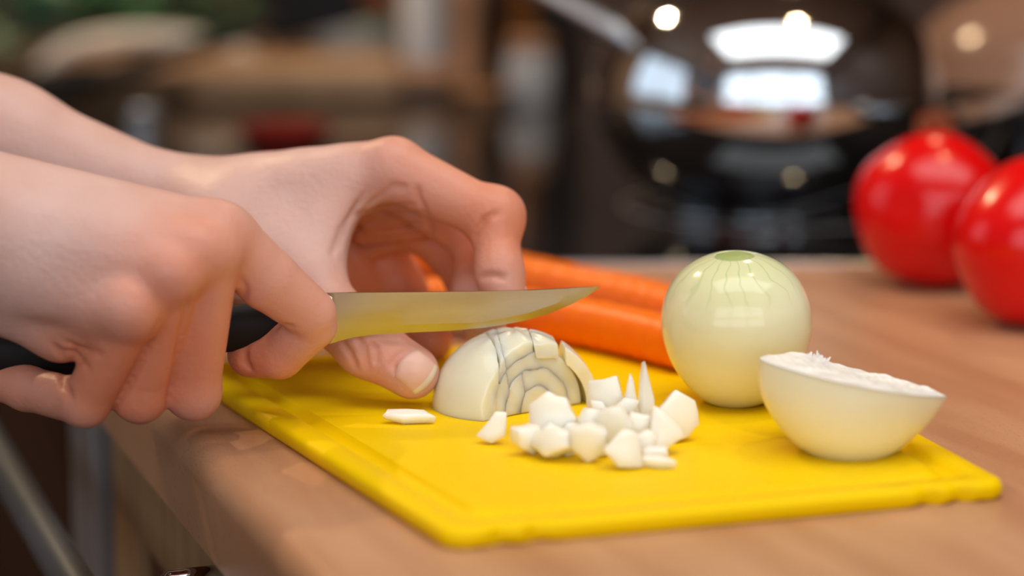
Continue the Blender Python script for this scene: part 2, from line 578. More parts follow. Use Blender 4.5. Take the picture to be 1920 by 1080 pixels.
def fbox(bm, s0, s1, off0, off1, z0, z1, bev=0.001):
    c = E0 + ED * ((s0 + s1) / 2) + EN * ((off0 + off1) / 2)
    return box(bm, (c[0], c[1], (z0 + z1) / 2), (abs(off1 - off0), abs(s1 - s0), abs(z1 - z0)), rz, bev)


cab = thing('base_cabinet', 'wooden base cabinet under the near end of the worktop', 'cabinet')
s_lo, s_hi = min(sA, sB), max(sA, sB)
obj('rail', fbox(bmesh.new(), 0.0, s_hi, OFF, OFF + .02, zr, -TH - .0005), m_cabwood, cab, False)
obj('stile', fbox(bmesh.new(), s_lo, s_hi, OFF, OFF + .02, ZF + .1, zr), m_cabwood, cab, False)
obj('carcass', fbox(bmesh.new(), 0.0, s_hi - .001, OFF + .022, 0.62, ZF + .1, -TH - .002), m_cabdark, cab, False)
obj('door', fbox(bmesh.new(), 0.02, s_lo - .002, OFF + .006, OFF + .021, ZF + .12, zr - .002), m_cabdark, cab, False)
hb = bmesh.new()
hp = Fp(318, 1092, OFF - 0.02)
hs = s_of(hp)
q = [E0 + ED * (hs + d_) + EN * (OFF + o_) + np.array([0, 0, hp[2] + z_]) for d_, o_, z_ in ((0, .008, 0), (0, -.02, 0), (0, -.026, -.006), (0, -.026, -.11), (0, -.02, -.116), (0, .008, -.116))]
tube(hb, q, 0.005, 12, up=tuple(ED))
obj('handle', hb, m_steel, cab)

ov = thing('built_in_oven', 'dark built in oven with a grey metal side strip and bar handle', 'oven')
s_c0, s_c1 = min(sC, sD), max(sC, sD)
obj('side_strip', fbox(bmesh.new(), s_c0, s_c1, OFF - .006, OFF + .03, ZF + .1, -TH - .004), m_alu, ov, False)
obj('door', fbox(bmesh.new(), s_c1 + .001, s_c1 + .56, OFF - .002, OFF + .03, ZF + .25, -TH - .012), m_ovenglass, ov, False)
obj('body', fbox(bmesh.new(), s_hi + .004, s_c1 + .60, OFF + .032, 0.6, ZF + .1, -TH - .004), m_black, ov, False)
hA, hB = Fp(0, 860, -.035), Fp(130, 1085, -.035)
zh = hA[2] * .5 + hB[2] * .5
hm = bmesh.new()
p0 = E0 + ED * (s_of(hB) - .16) + EN * (-.035)
p1 = E0 + ED * (s_c1 + .50) + EN * (-.035)
print('handle z', hA, hB, s_of(hA), s_of(hB), s_c0, s_c1)
tube(hm, [(p0[0], p0[1], zh), (p1[0], p1[1], zh)], 0.0085, 20)
for s_ in (s_of(hB) - .12, s_c1 + .46):
    b0 = E0 + ED * s_ + EN * (-.035)
    b1 = E0 + ED * s_ + EN * (OFF)
    tube(hm, [(b0[0], b0[1], zh), (b1[0], b1[1], zh)], 0.006, 12)
obj('handle', hm, m_gun, ov, sharp=40)

# ------------------------------------------------------------------ cutting board
BT = 0.0065
A_, B_ = G(838, 1036), G(1893, 937)
ld_, rd_ = np.array([cos(radians(114.6)), sin(radians(114.6)), 0]), np.array([cos(radians(104.6)), sin(radians(104.6)), 0])
LB = 0.285
C_, D_ = A_ + ld_ * LB, B_ + rd_ * (LB * 0.985)


def board_ring(inset, z, rad, notch=0.0, n=10, ne=90):
    """rounded quad ring inset from the outline; points in constant count"""
    cs = [A_, B_, D_, C_]
    k = len(cs)
    ins = []
    for i in range(k):
        p, q_, r_ = cs[i - 1], cs[i], cs[(i + 1) % k]
        d1_, d2_ = nrm(q_ - p), nrm(r_ - q_)
        n1, n2 = np.array([-d1_[1], d1_[0], 0]), np.array([-d2_[1], d2_[0], 0])
        bis = n1 + n2
        ins.append(q_ + bis * (inset / (1 + n1 @ n2)))
    pts = []
    for i in range(k):
        p, q_, r_ = ins[i - 1], ins[i], ins[(i + 1) % k]
        d1_, d2_ = nrm(p - q_), nrm(r_ - q_)
        s_, e_ = q_ + d1_ * rad, q_ + d2_ * rad
        for j in range(n + 1):
            u = j / n
            pts.append((1 - u) ** 2 * s_ + 2 * u * (1 - u) * q_ + u * u * e_)
        e2 = ins[(i + 1) % k] + nrm(q_ - ins[(i + 1) % k]) * rad
        tot = np.linalg.norm(ins[(i + 1) % k] - q_)
        dn = nrm(r_ - q_)
        nn = np.array([-dn[1], dn[0], 0])
        for j in range(1, ne):
            u = j / ne
            p_ = e_ * (1 - u) + e2 * u
            if notch > 0 and i in (0, 2):
                s1 = np.linalg.norm(p_ - q_)
                s1 = min(s1, tot - s1)
                if s1 < 0.036:
                    p_ = p_ + nn * notch * (0.5 - 0.5 * cos(2 * pi * s1 / 0.012))
            pts.append(p_)
    return [(p_[0], p_[1], z) for p_ in pts]


rings = [(0.0012, 0.0001, .008, .0026), (0.0, 0.0016, .009, .0026), (0.0, BT - .0022, .009, .0026), (0.0007, BT - .0007, .009, .0025), (0.0022, BT, .008, .0020),
         (0.0105, BT, .006, 0), (0.0116, BT - .0012, .006, 0), (0.0132, BT - .0024, .006, 0), (0.0162, BT - .0024, .006, 0), (0.0178, BT - .0012, .006, 0),
         (0.0188, BT, .006, 0), (0.021, BT, .006, 0)]
bm = bmesh.new()
vr = [[bm.verts.new(p) for p in board_ring(*r_)] for r_ in rings]
for a, b in zip(vr, vr[1:]):
    for i in range(len(a)):
        j = (i + 1) % len(a)
        bm.faces.new((a[i], a[j], b[j], b[i]))
bm.faces.new(vr[0][::-1])
bm.faces.new(vr[-1])
tag(obj('cutting_board', bm, m_board, sharp=50), 'bright yellow plastic cutting board with a juice groove lying on the worktop', 'cutting board')

# ------------------------------------------------------------------ signed-distance sculpting (hands, onion layers)
class Sculpt:
    def __init__(s, lo, hi, h):
        s.h = h
        s.lo = np.asarray(lo, float)
        s.n = np.ceil((np.asarray(hi, float) - s.lo) / h).astype(int) + 1
        s.F = np.full(tuple(s.n), 0.02, np.float32)

    def sl(s, lo, hi):
        i0 = np.maximum(np.floor((np.asarray(lo) - s.lo) / s.h).astype(int), 0)
        i1 = np.minimum(np.ceil((np.asarray(hi) - s.lo) / s.h).astype(int) + 1, s.n)
        if (i1 <= i0).any():
            return None
        return i0, i1

    def grid(s, i0, i1):
        ax = [(s.lo[k] + s.h * np.arange(i0[k], i1[k])).astype(np.float32) for k in range(3)]
        return ax[0][:, None, None], ax[1][None, :, None], ax[2][None, None, :]

    @staticmethod
    def bounds(p):
        if p[0] == 'c':
            a, ra, b, rb = p[1:5]
            return np.minimum(a - ra, b - rb), np.maximum(a + ra, b + rb)
        c, r = p[1], np.max(p[2])
        return c - r, c + r

    @staticmethod
    def dist(p, X, Y, Z):
        if p[0] == 'c':
            a, ra, b, rb = p[1:5]
            ba = b - a
            L2 = float(ba @ ba) + 1e-12
            t = ((X - a[0]) * ba[0] + (Y - a[1]) * ba[1] + (Z - a[2]) * ba[2]) / np.float32(L2)
            np.clip(t, 0, 1, out=t)
            dx, dy, dz = X - a[0] - t * np.float32(ba[0]), Y - a[1] - t * np.float32(ba[1]), Z - a[2] - t * np.float32(ba[2])
            return (np.sqrt(dx * dx + dy * dy + dz * dz) - (np.float32(ra) + t * np.float32(rb - ra))).astype(np.float32)
        c, r, R = p[1], p[2], p[3]
        dx, dy, dz = X - c[0], Y - c[1], Z - c[2]
        q = [(dx * np.float32(R[k][0]) + dy * np.float32(R[k][1]) + dz * np.float32(R[k][2])) for k in range(3)]
        k0 = np.sqrt(sum((q[k] / np.float32(r[k])) ** 2 for k in range(3))) + 1e-6
        k1 = np.sqrt(sum((q[k] / np.float32(r[k] ** 2)) ** 2 for k in range(3))) + 1e-6
        return (k0 * (k0 - 1) / k1).astype(np.float32)

    @staticmethod
    def smin(a, b, k):
        hh = np.maximum(k - np.abs(a - b), 0) / k
        return np.minimum(a, b) - hh * hh * np.float32(k * 0.25)

    def group(s, prims, ki, ko):
        lo = np.min([s.bounds(p)[0] for p in prims], 0) - 0.010
        hi = np.max([s.bounds(p)[1] for p in prims], 0) + 0.010
        w_ = s.sl(lo, hi)
        if w_ is None:
            return
        g0, g1 = w_
        T = np.full(tuple(g1 - g0), 0.02, np.float32)
        for p in prims:
            b0, b1 = s.bounds(p)
            q = s.sl(b0 - 0.010, b1 + 0.010)
            if q is None:
                continue
            i0, i1 = np.maximum(q[0], g0), np.minimum(q[1], g1)
            if (i1 <= i0).any():
                continue
            d = s.dist(p, *s.grid(i0, i1))
            S = tuple(slice(i0[k] - g0[k], i1[k] - g0[k]) for k in range(3))
            T[S] = s.smin(T[S], d, ki)
        S = tuple(slice(g0[k], g1[k]) for k in range(3))
        s.F[S] = s.smin(s.F[S], T, ko)

    def carve(s, p, k):
        b0, b1 = s.bounds(p)
        q = s.sl(b0 - 0.006, b1 + 0.006)
        if q is None:
            return
        i0, i1 = q
        S = tuple(slice(i0[j], i1[j]) for j in range(3))
        d = s.dist(p, *s.grid(i0, i1))
        s.F[S] = -s.smin(-s.F[S], d, k)

    def at(s, p):
        q = (np.asarray(p) - s.lo) / s.h
        i = np.floor(q).astype(int)
        if (i < 0).any() or (i >= s.n - 1).any():
            return 0.02
        f_ = q - i
        c = s.F[i[0]:i[0] + 2, i[1]:i[1] + 2, i[2]:i[2] + 2]
        c = c[0] * (1 - f_[0]) + c[1] * f_[0]
        c = c[0] * (1 - f_[1]) + c[1] * f_[1]
        return float(c[0] * (1 - f_[2]) + c[1] * f_[2])

    def hit(s, o, d, tmax):
        t_ = 0.0
        d = nrm(d)
        while t_ < tmax:
            v = s.at(o + d * t_)
            if v < 0.0001:
                return o + d * t_
            t_ += max(0.0002, v * 0.6)
        return None

    def hit_px(s, x, y, y0):
        o = P(x, y, y0)
        return s.hit(o, ray(x, y), 0.3)

    def normal(s, p):
        e = s.h
        return nrm([s.at(p + np.eye(3)[k] * e) - s.at(p - np.eye(3)[k] * e) + 1e-9 for k in range(3)])

    def mesh(s, name, relax=1):
        F, n = s.F, s.n
        S = F < 0
        cnt = np.zeros(tuple(n - 1), np.int8)
        for a in (0, 1):
            for b in (0, 1):
                for c in (0, 1):
                    cnt += S[a:n[0] - 1 + a, b:n[1] - 1 + b, c:n[2] - 1 + c]
        act = (cnt > 0) & (cnt < 8)
        I = np.argwhere(act)
        idx = np.full(act.shape, -1, np.int32)
        idx[act] = np.arange(len(I))
        V = np.zeros((len(I), 3))
        K = np.zeros(len(I))
        cor = [(a, b, c) for a in (0, 1) for b in (0, 1) for c in (0, 1)]
        val = {c: F[I[:, 0] + c[0], I[:, 1] + c[1], I[:, 2] + c[2]].astype(np.float64) for c in cor}
        for c in cor:
            for ax in range(3):
                if c[ax] == 0:
                    c2 = list(c)
                    c2[ax] = 1
                    c2 = tuple(c2)
                    a, b = val[c], val[c2]
                    m_ = (a < 0) != (b < 0)
                    t_ = np.where(m_, a / np.where(m_, a - b, 1), 0)
                    for k in range(3):
                        V[:, k] += np.where(m_, c[k] + (t_ if k == ax else 0), 0)
                    K += m_
        V /= K[:, None]
        V = s.lo + s.h * (I + V)
        quads = []
        for ax in range(3):
            u, v = (ax + 1) % 3, (ax + 2) % 3
            A0 = [slice(1, n[k] - 1) for k in range(3)]
            A0[ax] = slice(0, n[ax] - 1)
            A1 = list(A0)
            A1[ax] = slice(1, n[ax])
            s0, s1 = S[tuple(A0)], S[tuple(A1)]
            for sign in (0, 1):
                e = np.argwhere((s0 & ~s1) if sign == 0 else (~s0 & s1))
                if not len(e):
                    continue
                base = e.copy()
                base[:, u] += 1
                base[:, v] += 1
                ids = []
                for du, dv in ((-1, -1), (0, -1), (0, 0), (-1, 0)):
                    c_ = base.copy()
                    c_[:, u] += du
                    c_[:, v] += dv
                    ids.append(idx[c_[:, 0], c_[:, 1], c_[:, 2]])
                q_ = np.stack(ids, 1)
                quads.append(q_ if sign == 0 else q_[:, ::-1])
        Q = np.concatenate(quads)
        for _ in range(relax):
            acc = np.zeros_like(V)
            deg = np.bincount(Q.ravel(), minlength=len(V)) * 2.0
            for k in range(4):
                for d_ in (1, 3):
                    for c_ in range(3):
                        acc[:, c_] += np.bincount(Q[:, k], weights=V[Q[:, (k + d_) % 4], c_], minlength=len(V))
            V = 0.5 * V + 0.5 * acc / np.maximum(deg, 1)[:, None]
        me = bpy.data.meshes.new(name)
        me.vertices.add(len(V))
        me.vertices.foreach_set('co', V.astype(np.float32).ravel())
        me.loops.add(Q.size)
        me.loops.foreach_set('vertex_index', Q.astype(np.int32).ravel())
        me.polygons.add(len(Q))
        me.polygons.foreach_set('loop_start', np.arange(0, Q.size, 4, dtype=np.int32))
        me.update(calc_edges=True)
        me.validate()
        return me, V


def J(x, y, Y, rpx):
    return P(x, y, Y), rpx * Y / FPX


def cone(a, b):
    return ('c', a[0], a[1], b[0], b[1])


def chain(*js):
    return [cone(a, b) for a, b in zip(js, js[1:])]


def ell(c, r, R=np.eye(3)):
    return ('e', np.asarray(c, float), np.asarray(r, float), R)


def set_tint(me, V, spots, base=0.0):
    T = np.full(len(V), base, np.float32)
    for (p, r, a) in spots:
        d2 = ((V - p) ** 2).sum(1)
        T += a * np.exp(-d2 / (2 * (r * 0.55) ** 2))
    at_ = me.attributes.new('tint', 'FLOAT', 'POINT')
    at_.data.foreach_set('value', np.clip(T, 0, 1).astype(np.float32))


def nail(S, c, dorsal, axis, wid, length, parent, name='fingernail', tipfrac=0.16):
    """plate lying on the sculpted finger end: rays from outside along -dorsal"""
    dorsal, axis = nrm(dorsal), nrm(axis)
    axis = nrm(axis - dorsal * (axis @ dorsal))
    side = np.cross(dorsal, axis)
    nu, nv = 12, 14
    top = []
    for i in range(nv + 1):
        v = i / nv - 0.5
        row = []
        for j in range(nu + 1):
            u = j / nu - 0.5
            # rounded base, gently rounded free edge
            sv = v
            if v < 0:
                sv = v * (1 - 0.30 * (2 * abs(u)) ** 2.6)
            else:
                sv = v * (1 - 0.26 * (2 * abs(u)) ** 2.2)
            p0 = c + axis * (sv * length) + side * (u * wid) + dorsal * 0.02
            hp_ = S.hit(p0, -dorsal, 0.05)
            row.append(hp_)
        top.append(row)
    # fill the misses past the finger end by carrying the last step on
    for i in range(nv + 1):
        for j in range(nu + 1):
            if top[i][j] is None or (i > nv * 0.6 and np.linalg.norm(top[i][j] - top[i - 1][j]) > 2.2 * length / nv):
                top[i][j] = top[i - 1][j] + (top[i - 1][j] - top[i - 2][j]) if i > 1 else c
    bm = bmesh.new()
    ga = [[bm.verts.new(top[i][j] + dorsal * (0.00045 + 0.0003 * (1 - (2 * j / nu - 1) ** 2)) * (1.0 if 0 < i else 0.2)) for j in range(nu + 1)] for i in range(nv + 1)]
    gb = [[bm.verts.new(top[i][j] - dorsal * 0.0006) for j in range(nu + 1)] for i in range(nv + 1)]
    for i in range(nv):
        for j in range(nu):
            bm.faces.new((ga[i][j], ga[i][j + 1], ga[i + 1][j + 1], ga[i + 1][j])).material_index = 1 if i >= nv - 2 else 0
            bm.faces.new((gb[i][j], gb[i + 1][j], gb[i + 1][j + 1], gb[i][j + 1]))
    for i in range(nv):
        bm.faces.new((ga[i][0], ga[i + 1][0], gb[i + 1][0], gb[i][0]))
        bm.faces.new((ga[i + 1][nu], ga[i][nu], gb[i][nu], gb[i + 1][nu]))
    for j in range(nu):
        bm.faces.new((ga[0][j + 1], ga[0][j], gb[0][j], gb[0][j + 1]))
        bm.faces.new((ga[nv][j], ga[nv][j + 1], gb[nv][j + 1], gb[nv][j]))
    o = obj(name, bm, m_nail, parent, sharp=60)
    o.data.materials.append(m_nailtip)
    return o


def crease(S, pts, y0, r=0.0007, k=0.0016, depth=0.0):
    """press a skin fold along a pixel polyline into the sculpted surface"""
    hits = []
    for a, b in zip(pts, pts[1:]):
        for i in range(6):
            t_ = i / 6
            h_ = S.hit_px(a[0] * (1 - t_) + b[0] * t_, a[1] * (1 - t_) + b[1] * t_, y0)
            if h_ is not None:
                hits.append(h_)
    h_ = S.hit_px(*pts[-1], y0)
    if h_ is not None:
        hits.append(h_)
    n_ = len(hits)
    for i, (a, b) in enumerate(zip(hits, hits[1:])):
        if np.linalg.norm(a - b) < 0.006:
            f0, f1 = sin(pi * (i + .35) / (n_ + .2)) ** .5, sin(pi * (i + 1.35) / (n_ + .8)) ** .5 if i + 1.35 < n_ + .8 else .3
            S.carve(('c', a + ray(960, 540) * 0.0, r * max(f0, .3), b, r * max(f1, .3)), k)


# ------------------------------------------------------------------ the cook
cook = thing('person', 'person with bare forearms holding a knife and steadying a chopped onion on the yellow board', 'person')
HS = 0.00105

# ---- left hand (far hand, fingers bent over the onion)
S = Sculpt((-0.455, 0.855, 0.004), (0.035, 1.10, 0.215), HS)
wr = J(335, 388, .985, 84)
fa = J(0, 272, .985, 116)
elbow = (np.array([-0.425, 1.03, 0.175]), 0.034)
i_mcp, i_pip, i_dip, i_tip = J(738, 316, .948, 57), J(926, 408, .938, 49), J(937, 512, .925, 42), J(950, 566, .919, 38)
m_mcp, m_pip, m_dip, m_tip = J(742, 338, .973, 54), J(893, 452, .968, 46), J(890, 545, .95, 41), J(915, 600, .94, 37)
r_mcp, r_pip, r_dip, r_tip = J(715, 372, .997, 52), J(850, 478, .992, 43), J(884, 555, .972, 38), J(900, 610, .962, 35)
l_mcp, l_pip, l_dip = J(690, 408, 1.012, 48), J(752, 540, 1.012, 45), J(812, 640, .992, 37)
t_cmc, t_mcp, t_ip, t_tip = J(420, 425, .958, 78), J(575, 545, .928, 66), J(690, 648, .906, 57), J(773, 698, .899, 52)
palm = [cone(elbow, fa), cone(fa, wr),
        cone(wr, i_mcp), cone(J(345, 405, .99, 76), m_mcp), cone(J(340, 425, .998, 72), r_mcp), cone(J(340, 445, 1.003, 68), l_mcp),
        cone(J(420, 470, 1.0, 68), J(650, 478, 1.012, 52)),
        cone(J(380, 410, .968, 80), t_cmc), cone(t_cmc, t_mcp),
        cone(J(560, 375, .955, 66), J(560, 500, .938, 62)), cone(J(640, 352, .950, 46), J(585, 500, .933, 48)),
        cone(J(480, 400, .965, 80), J(520, 480, .945, 70))]
S.group(palm, 0.012, 0.004)
S.group([cone(J(560, 500, .995, 60), J(735, 520, 1.016, 50)), cone(J(600, 545, 1.0, 52), J(720, 560, 1.014, 44))], .008, .008)
S.group(chain(l_mcp, l_pip, l_dip), 0.004, 0.003)
S.group(chain(r_mcp, r_pip, r_dip, r_tip), 0.004, 0.003)
S.group(chain(m_mcp, m_pip, m_dip, m_tip), 0.004, 0.003)
S.group(chain(i_mcp, i_pip, i_dip, i_tip) + [ell(i_pip[0] + [.001, 0, .001], (.0102, .0102, .0102))], 0.006, 0.004)
S.group(chain(t_mcp, t_ip, t_tip), 0.006, 0.006)
# bunched palm skin between thumb web and fingers
S.group([cone(J(690, 415, .985, 20), J(790, 402, .975, 16)), cone(J(680, 440, .99, 20), J(790, 432, .982, 16)), cone(J(680, 470, 1.0, 22), J(775, 452, .99, 16))], 0.002, 0.003)
for pts, r_ in (([(640, 640), (655, 662), (668, 690)], .0008), ([(668, 632), (684, 655), (688, 690)], .0009), ([(694, 640), (706, 655), (704, 680)], .0006),
                ([(740, 700), (736, 680), (752, 662), (775, 655)], .0007),
                ([(918, 404), (905, 418), (888, 448)], .0011), ([(935, 398), (920, 405)], .0006),
                ([(898, 520), (925, 516), (948, 522)], .0008),
                ([(782, 350), (784, 372), (800, 400)], .0008), ([(690, 385), (735, 352), (760, 350)], .0009), ([(668, 425), (720, 418), (790, 420)], .0012), ([(662, 455), (720, 452), (780, 440)], .0012), ([(660, 402), (700, 398), (760, 402), (795, 398)], .0009), ([(700, 505), (715, 480), (760, 470), (795, 490)], .0009), ([(800, 400), (808, 430), (800, 455)], .0010),
                ([(700, 395), (740, 385), (780, 384)], .0006),
                ([(692, 352), (660, 400), (634, 470)], .0006), ([(676, 372), (640, 430), (622, 480)], .0005)):
    crease(S, pts, .86, r_)
# nail bed
nb = S.hit_px(780, 708, .86)
me, V = S.mesh('left_arm', 1)
spots = [(i_mcp[0] + [0.004, -.006, .010], .026, .40), (i_pip[0] + [.006, -.006, .004], .026, .40), (i_dip[0], .016, .45), (i_tip[0], .012, .4), (t_ip[0], .02, .5), (t_tip[0], .016, .45),
         (P(730, 430, .99), .035, .75), (P(690, 500, 1.0), .03, .7), (l_pip[0], .03, .7), (m_pip[0], .028, .6), (r_pip[0], .03, .7), (l_dip[0], .02, .7), (P(640, 400, .95), .016, .25)]
def mid(a, b, t_=.5):
    return a[0] * (1 - t_) + b[0] * t_
spots += [(mid(i_mcp, i_pip, .35), .03, .30), (mid(i_mcp, i_pip, .75), .03, .30), (mid(i_pip, i_dip), .03, .35), (mid(t_mcp, t_ip, .6), .03, .35), (mid(t_ip, t_tip), .024, .25), (mid(m_pip, m_dip), .03, .4)]
set_tint(me, V, spots, 0.08)
left_arm = link('left_arm', me, m_skin, cook)
ax_t = P(808, 728, .897) - P(754, 685, .899)
nail(S, P(777, 703, .899), -ray(781, 708) + np.array([0.10, 0, 0.22]), ax_t, M(70, .89), M(70, .89), left_arm)
nail(S, i_tip[0] + (i_tip[0] - i_dip[0]) * .15, np.array([.75, .55, .1]), i_tip[0] - i_dip[0], .0105, .0115, left_arm)
print('left arm verts', len(V))

# ---- right hand (near hand, fist round the handle)
S = Sculpt((-0.455, 0.66, -0.03), (-0.045, 0.945, 0.215), HS)
I_mcp, I_pip, I_dip, I_tip = J(422, 446, .858, 62), J(583, 588, .873, 49), J(524, 662, .886, 49), J(470, 664, .890, 45)
M_mcp, M_pip, M_dip, M_tip = J(396, 474, .846, 54), J(362, 735, .862, 51), J(330, 715, .892, 42), J(340, 650, .905, 36)
R_mcp, R_pip, R_dip, R_tip = J(332, 508, .838, 52), J(262, 742, .855, 50), J(200, 715, .884, 42), J(210, 650, .898, 36)
L_mcp, L_pip, L_dip, L_tip = J(250, 580, .834, 52), J(160, 755, .848, 46), J(50, 728, .866, 42), J(-25, 706, .876, 38)
wrR = J(-70, 415, .838, 118)
elbR = (np.array([-0.44, 0.70, 0.165]), 0.037)
palm = [cone(elbR, J(-330, 330, .80, 150)), cone(J(-330, 330, .80, 150), wrR),
        cone(J(-30, 362, .848, 84), I_mcp), cone(J(-30, 405, .838, 86), M_mcp), cone(J(-30, 450, .836, 86), R_mcp), cone(J(-20, 500, .838, 86), L_mcp),
        cone(J(-20, 540, .846, 82), J(115, 615, .848, 56)), cone(J(115, 615, .848, 56), L_mcp),
        cone(J(150, 440, .862, 80), J(300, 490, .878, 60))]
S.group(palm, 0.008, 0.004)
S.group([cone(J(230, 470, .885, 60), J(430, 540, .909, 46)), cone(J(430, 540, .909, 46), J(545, 590, .912, 38))], 0.004, 0.004)
S.group(chain(L_mcp, L_pip, L_dip, L_tip), 0.003, 0.003)
S.group(chain(R_mcp, R_pip, R_dip, R_tip), 0.004, 0.0028)
S.group(chain(M_mcp, M_pip, M_dip, M_tip), 0.004, 0.0028)
S.group([cone(I_mcp, J(500, 522, .866, 60)), cone(J(500, 522, .866, 60), I_pip), cone(J(590, 610, .876, 44), I_dip), cone(I_dip, I_tip)], 0.0015, 0.0028)
# knuckle heads
S.group([ell(M_mcp[0] + [-.006, -.006, .002], (.010, .009, .010)), ell(R_mcp[0] + [-.002, -.005, 0], (.010, .009, .010)), ell(I_mcp[0] + [-.004, -.004, .004], (.010, .010, .010)),
         ell(L_mcp[0] + [-.002, -.005, .002], (.009, .008, .009))], 0.003, 0.006)
for pts, r_ in (([(452, 588), (480, 606), (520, 610), (548, 612)], .0010), ([(460, 655), (458, 680), (470, 694)], .0010),
                ([(120, 690), (118, 720), (132, 745)], .0012), ([(112, 660), (140, 662), (165, 690)], .0007), ([(120, 640), (150, 655), (190, 665)], .0006), ([(100, 645), (118, 672)], .0008),
                ([(450, 520), (462, 545), (455, 560)], .0006),
                ([(352, 560), (335, 650), (312, 765)], .0010), ([(300, 600), (262, 680), (214, 768)], .0010)):
    crease(S, pts, .76, r_)
me, V = S.mesh('right_arm', 1)
spots = [(M_mcp[0] + [-.006, -.012, .004], .030, .26), (R_mcp[0] + [-.002, -.012, .002], .028, .28), (I_mcp[0] + [0, -.012, .006], .028, .25), (L_mcp[0] + [0, -.012, 0], .024, .2),
         (P(120, 630, .838), .018, .25), (I_pip[0], .018, .3), (I_dip[0], .022, .6), (I_tip[0], .02, .7), (L_dip[0], .03, .6), (L_tip[0], .02, .6),
         (M_pip[0] + [0, -.006, .004], .036, .22), (R_pip[0] + [0, -.006, .004], .036, .22), (L_pip[0] + [0, -.006, .004], .036, .22)]
spots += [(mid(a_, b_, t_) + [0, -.006, 0], .030, .24) for a_, b_ in ((M_mcp, M_pip), (R_mcp, R_pip), (L_mcp, L_pip), (I_mcp, I_pip)) for t_ in (.45, .85)]
set_tint(me, V, spots, 0.06)
right_arm = link('right_arm', me, m_skin, cook)
print('right arm verts', len(V))

# ---- the rest of the cook, standing left of the frame
m_shirt = mat('shirt_cloth', (0.16, 0.17, 0.20), 0.85, color2=(0.13, 0.14, 0.17), scale=300, bump=0.2)
m_trousers = mat('trouser_cloth', (0.05, 0.06, 0.09), 0.85, scale=300, bump=0.2)
m_hair = mat('hair_brown', (0.10, 0.05, 0.025), 0.5, color2=(0.06, 0.03, 0.015), scale=30, stretch=(6, 6, 1), bump=0.3)
B3 = np.array


def body(name, lo, hi, h, groups, m_, tint=None):
    S_ = Sculpt(lo, hi, h)
    S_.F[:] = .2
    for pr, ki, ko in groups:
        S_.group(pr, ki, ko)
    me_, V_ = S_.mesh(name, 2)
    if tint is not None:
        set_tint(me_, V_, [], tint)
    return link(name, me_, m_, cook)


def c2(a, ra, b, rb):
    return ('c', B3(a, float), ra, B3(b, float), rb)


RS, LS = (-.595, .555, .435), (-.595, .925, .445)
body('shirt', (-.82, .42, -.12), (-.36, 1.14, .56), .006,
     [([c2((-.62, .66, .36), .105, (-.62, .82, .36), .105), c2((-.62, .68, .30), .11, (-.635, .69, .0), .115), c2((-.62, .80, .30), .11, (-.635, .79, .0), .115),
        c2((-.61, .74, .44), .075, (-.60, .74, .49), .058), c2(RS, .062, (-.61, .68, .42), .075), c2(LS, .062, (-.61, .80, .42), .075)], .05, .05),
      ([c2(RS, .064, (-.49, .645, .26), .052)], .02, .03), ([c2(LS, .064, (-.485, .995, .27), .052)], .02, .03)], m_shirt)
body('upper_arm', (-.56, .60, .10), (-.36, .76, .32), .004, [([c2((-.49, .645, .262), .043, (-.44, .70, .165), .0385)], .01, .01)], m_skin, .05)
body('upper_arm', (-.56, .94, .10), (-.34, 1.09, .33), .004, [([c2((-.485, .995, .272), .043, (-.425, 1.03, .175), .036)], .01, .01)], m_skin, .05)
body('trousers', (-.80, .52, -.86), (-.46, .96, .06), .007,
     [([c2((-.635, .69, -.02), .118, (-.635, .79, -.02), .118), c2((-.63, .68, -.12), .095, (-.63, .66, -.46), .068), c2((-.63, .66, -.46), .066, (-.645, .655, -.84), .05),
        c2((-.63, .80, -.12), .095, (-.63, .82, -.46), .068), c2((-.63, .82, -.46), .066, (-.645, .825, -.84), .05)], .03, .03)], m_trousers)
for yy in (.655, .825):
    body('shoe', (-.74, yy - .07, -.905), (-.44, yy + .07, -.79), .004, [([c2((-.66, yy, -.862), .036, (-.60, yy, -.864), .038), c2((-.60, yy, -.864), .038, (-.51, yy, -.872), .026)], .01, .01)], m_black)
hd = (-.555, .74, .655)
body('head', (-.70, .62, .46), (-.40, .86, .80), .004,
     [([('e', B3(hd), B3((.092, .076, .112)), np.eye(3)), c2((-.60, .74, .50), .052, (-.58, .74, .60), .05), c2((-.50, .74, .595), .038, (-.54, .74, .60), .055)], .03, .03),
      ([c2((-.462, .74, .665), .008, (-.448, .74, .635), .012), c2((-.474, .715, .69), .012, (-.474, .765, .69), .012)], .008, .012),
      ([c2((-.472, .722, .592), .008, (-.472, .758, .592), .008)], .004, .006),
      ([('e', B3((-.57, .662, .65)), B3((.018, .010, .03)), np.eye(3)), ('e', B3((-.57, .818, .65)), B3((.018, .010, .03)), np.eye(3))], .004, .006)], m_skin, .08)
body('hair', (-.72, .62, .55), (-.44, .86, .81), .004,
     [([('e', B3((-.575, .74, .685)), B3((.095, .086, .100)), np.eye(3)), c2((-.63, .74, .64), .065, (-.655, .74, .62), .05)], .02, .02)], m_hair)
for yy in (.716, .764):
    bm = bmesh.new()
    bmesh.ops.create_uvsphere(bm, u_segments=16, v_segments=12, radius=.011, matrix=Matrix.Translation((-.472, yy, .662)))
    obj('eye', bm, m_white, cook)

# ------------------------------------------------------------------ knife
knife = thing('knife', 'small steel kitchen knife with dark handle held across the chopped onion', 'knife', tuple(P(622, 600, .889)))
kinv = Matrix.Translation(-Vector(knife.location))


def kY(x):
    return 0.889 + (x - 622) * (0.012 / 500)


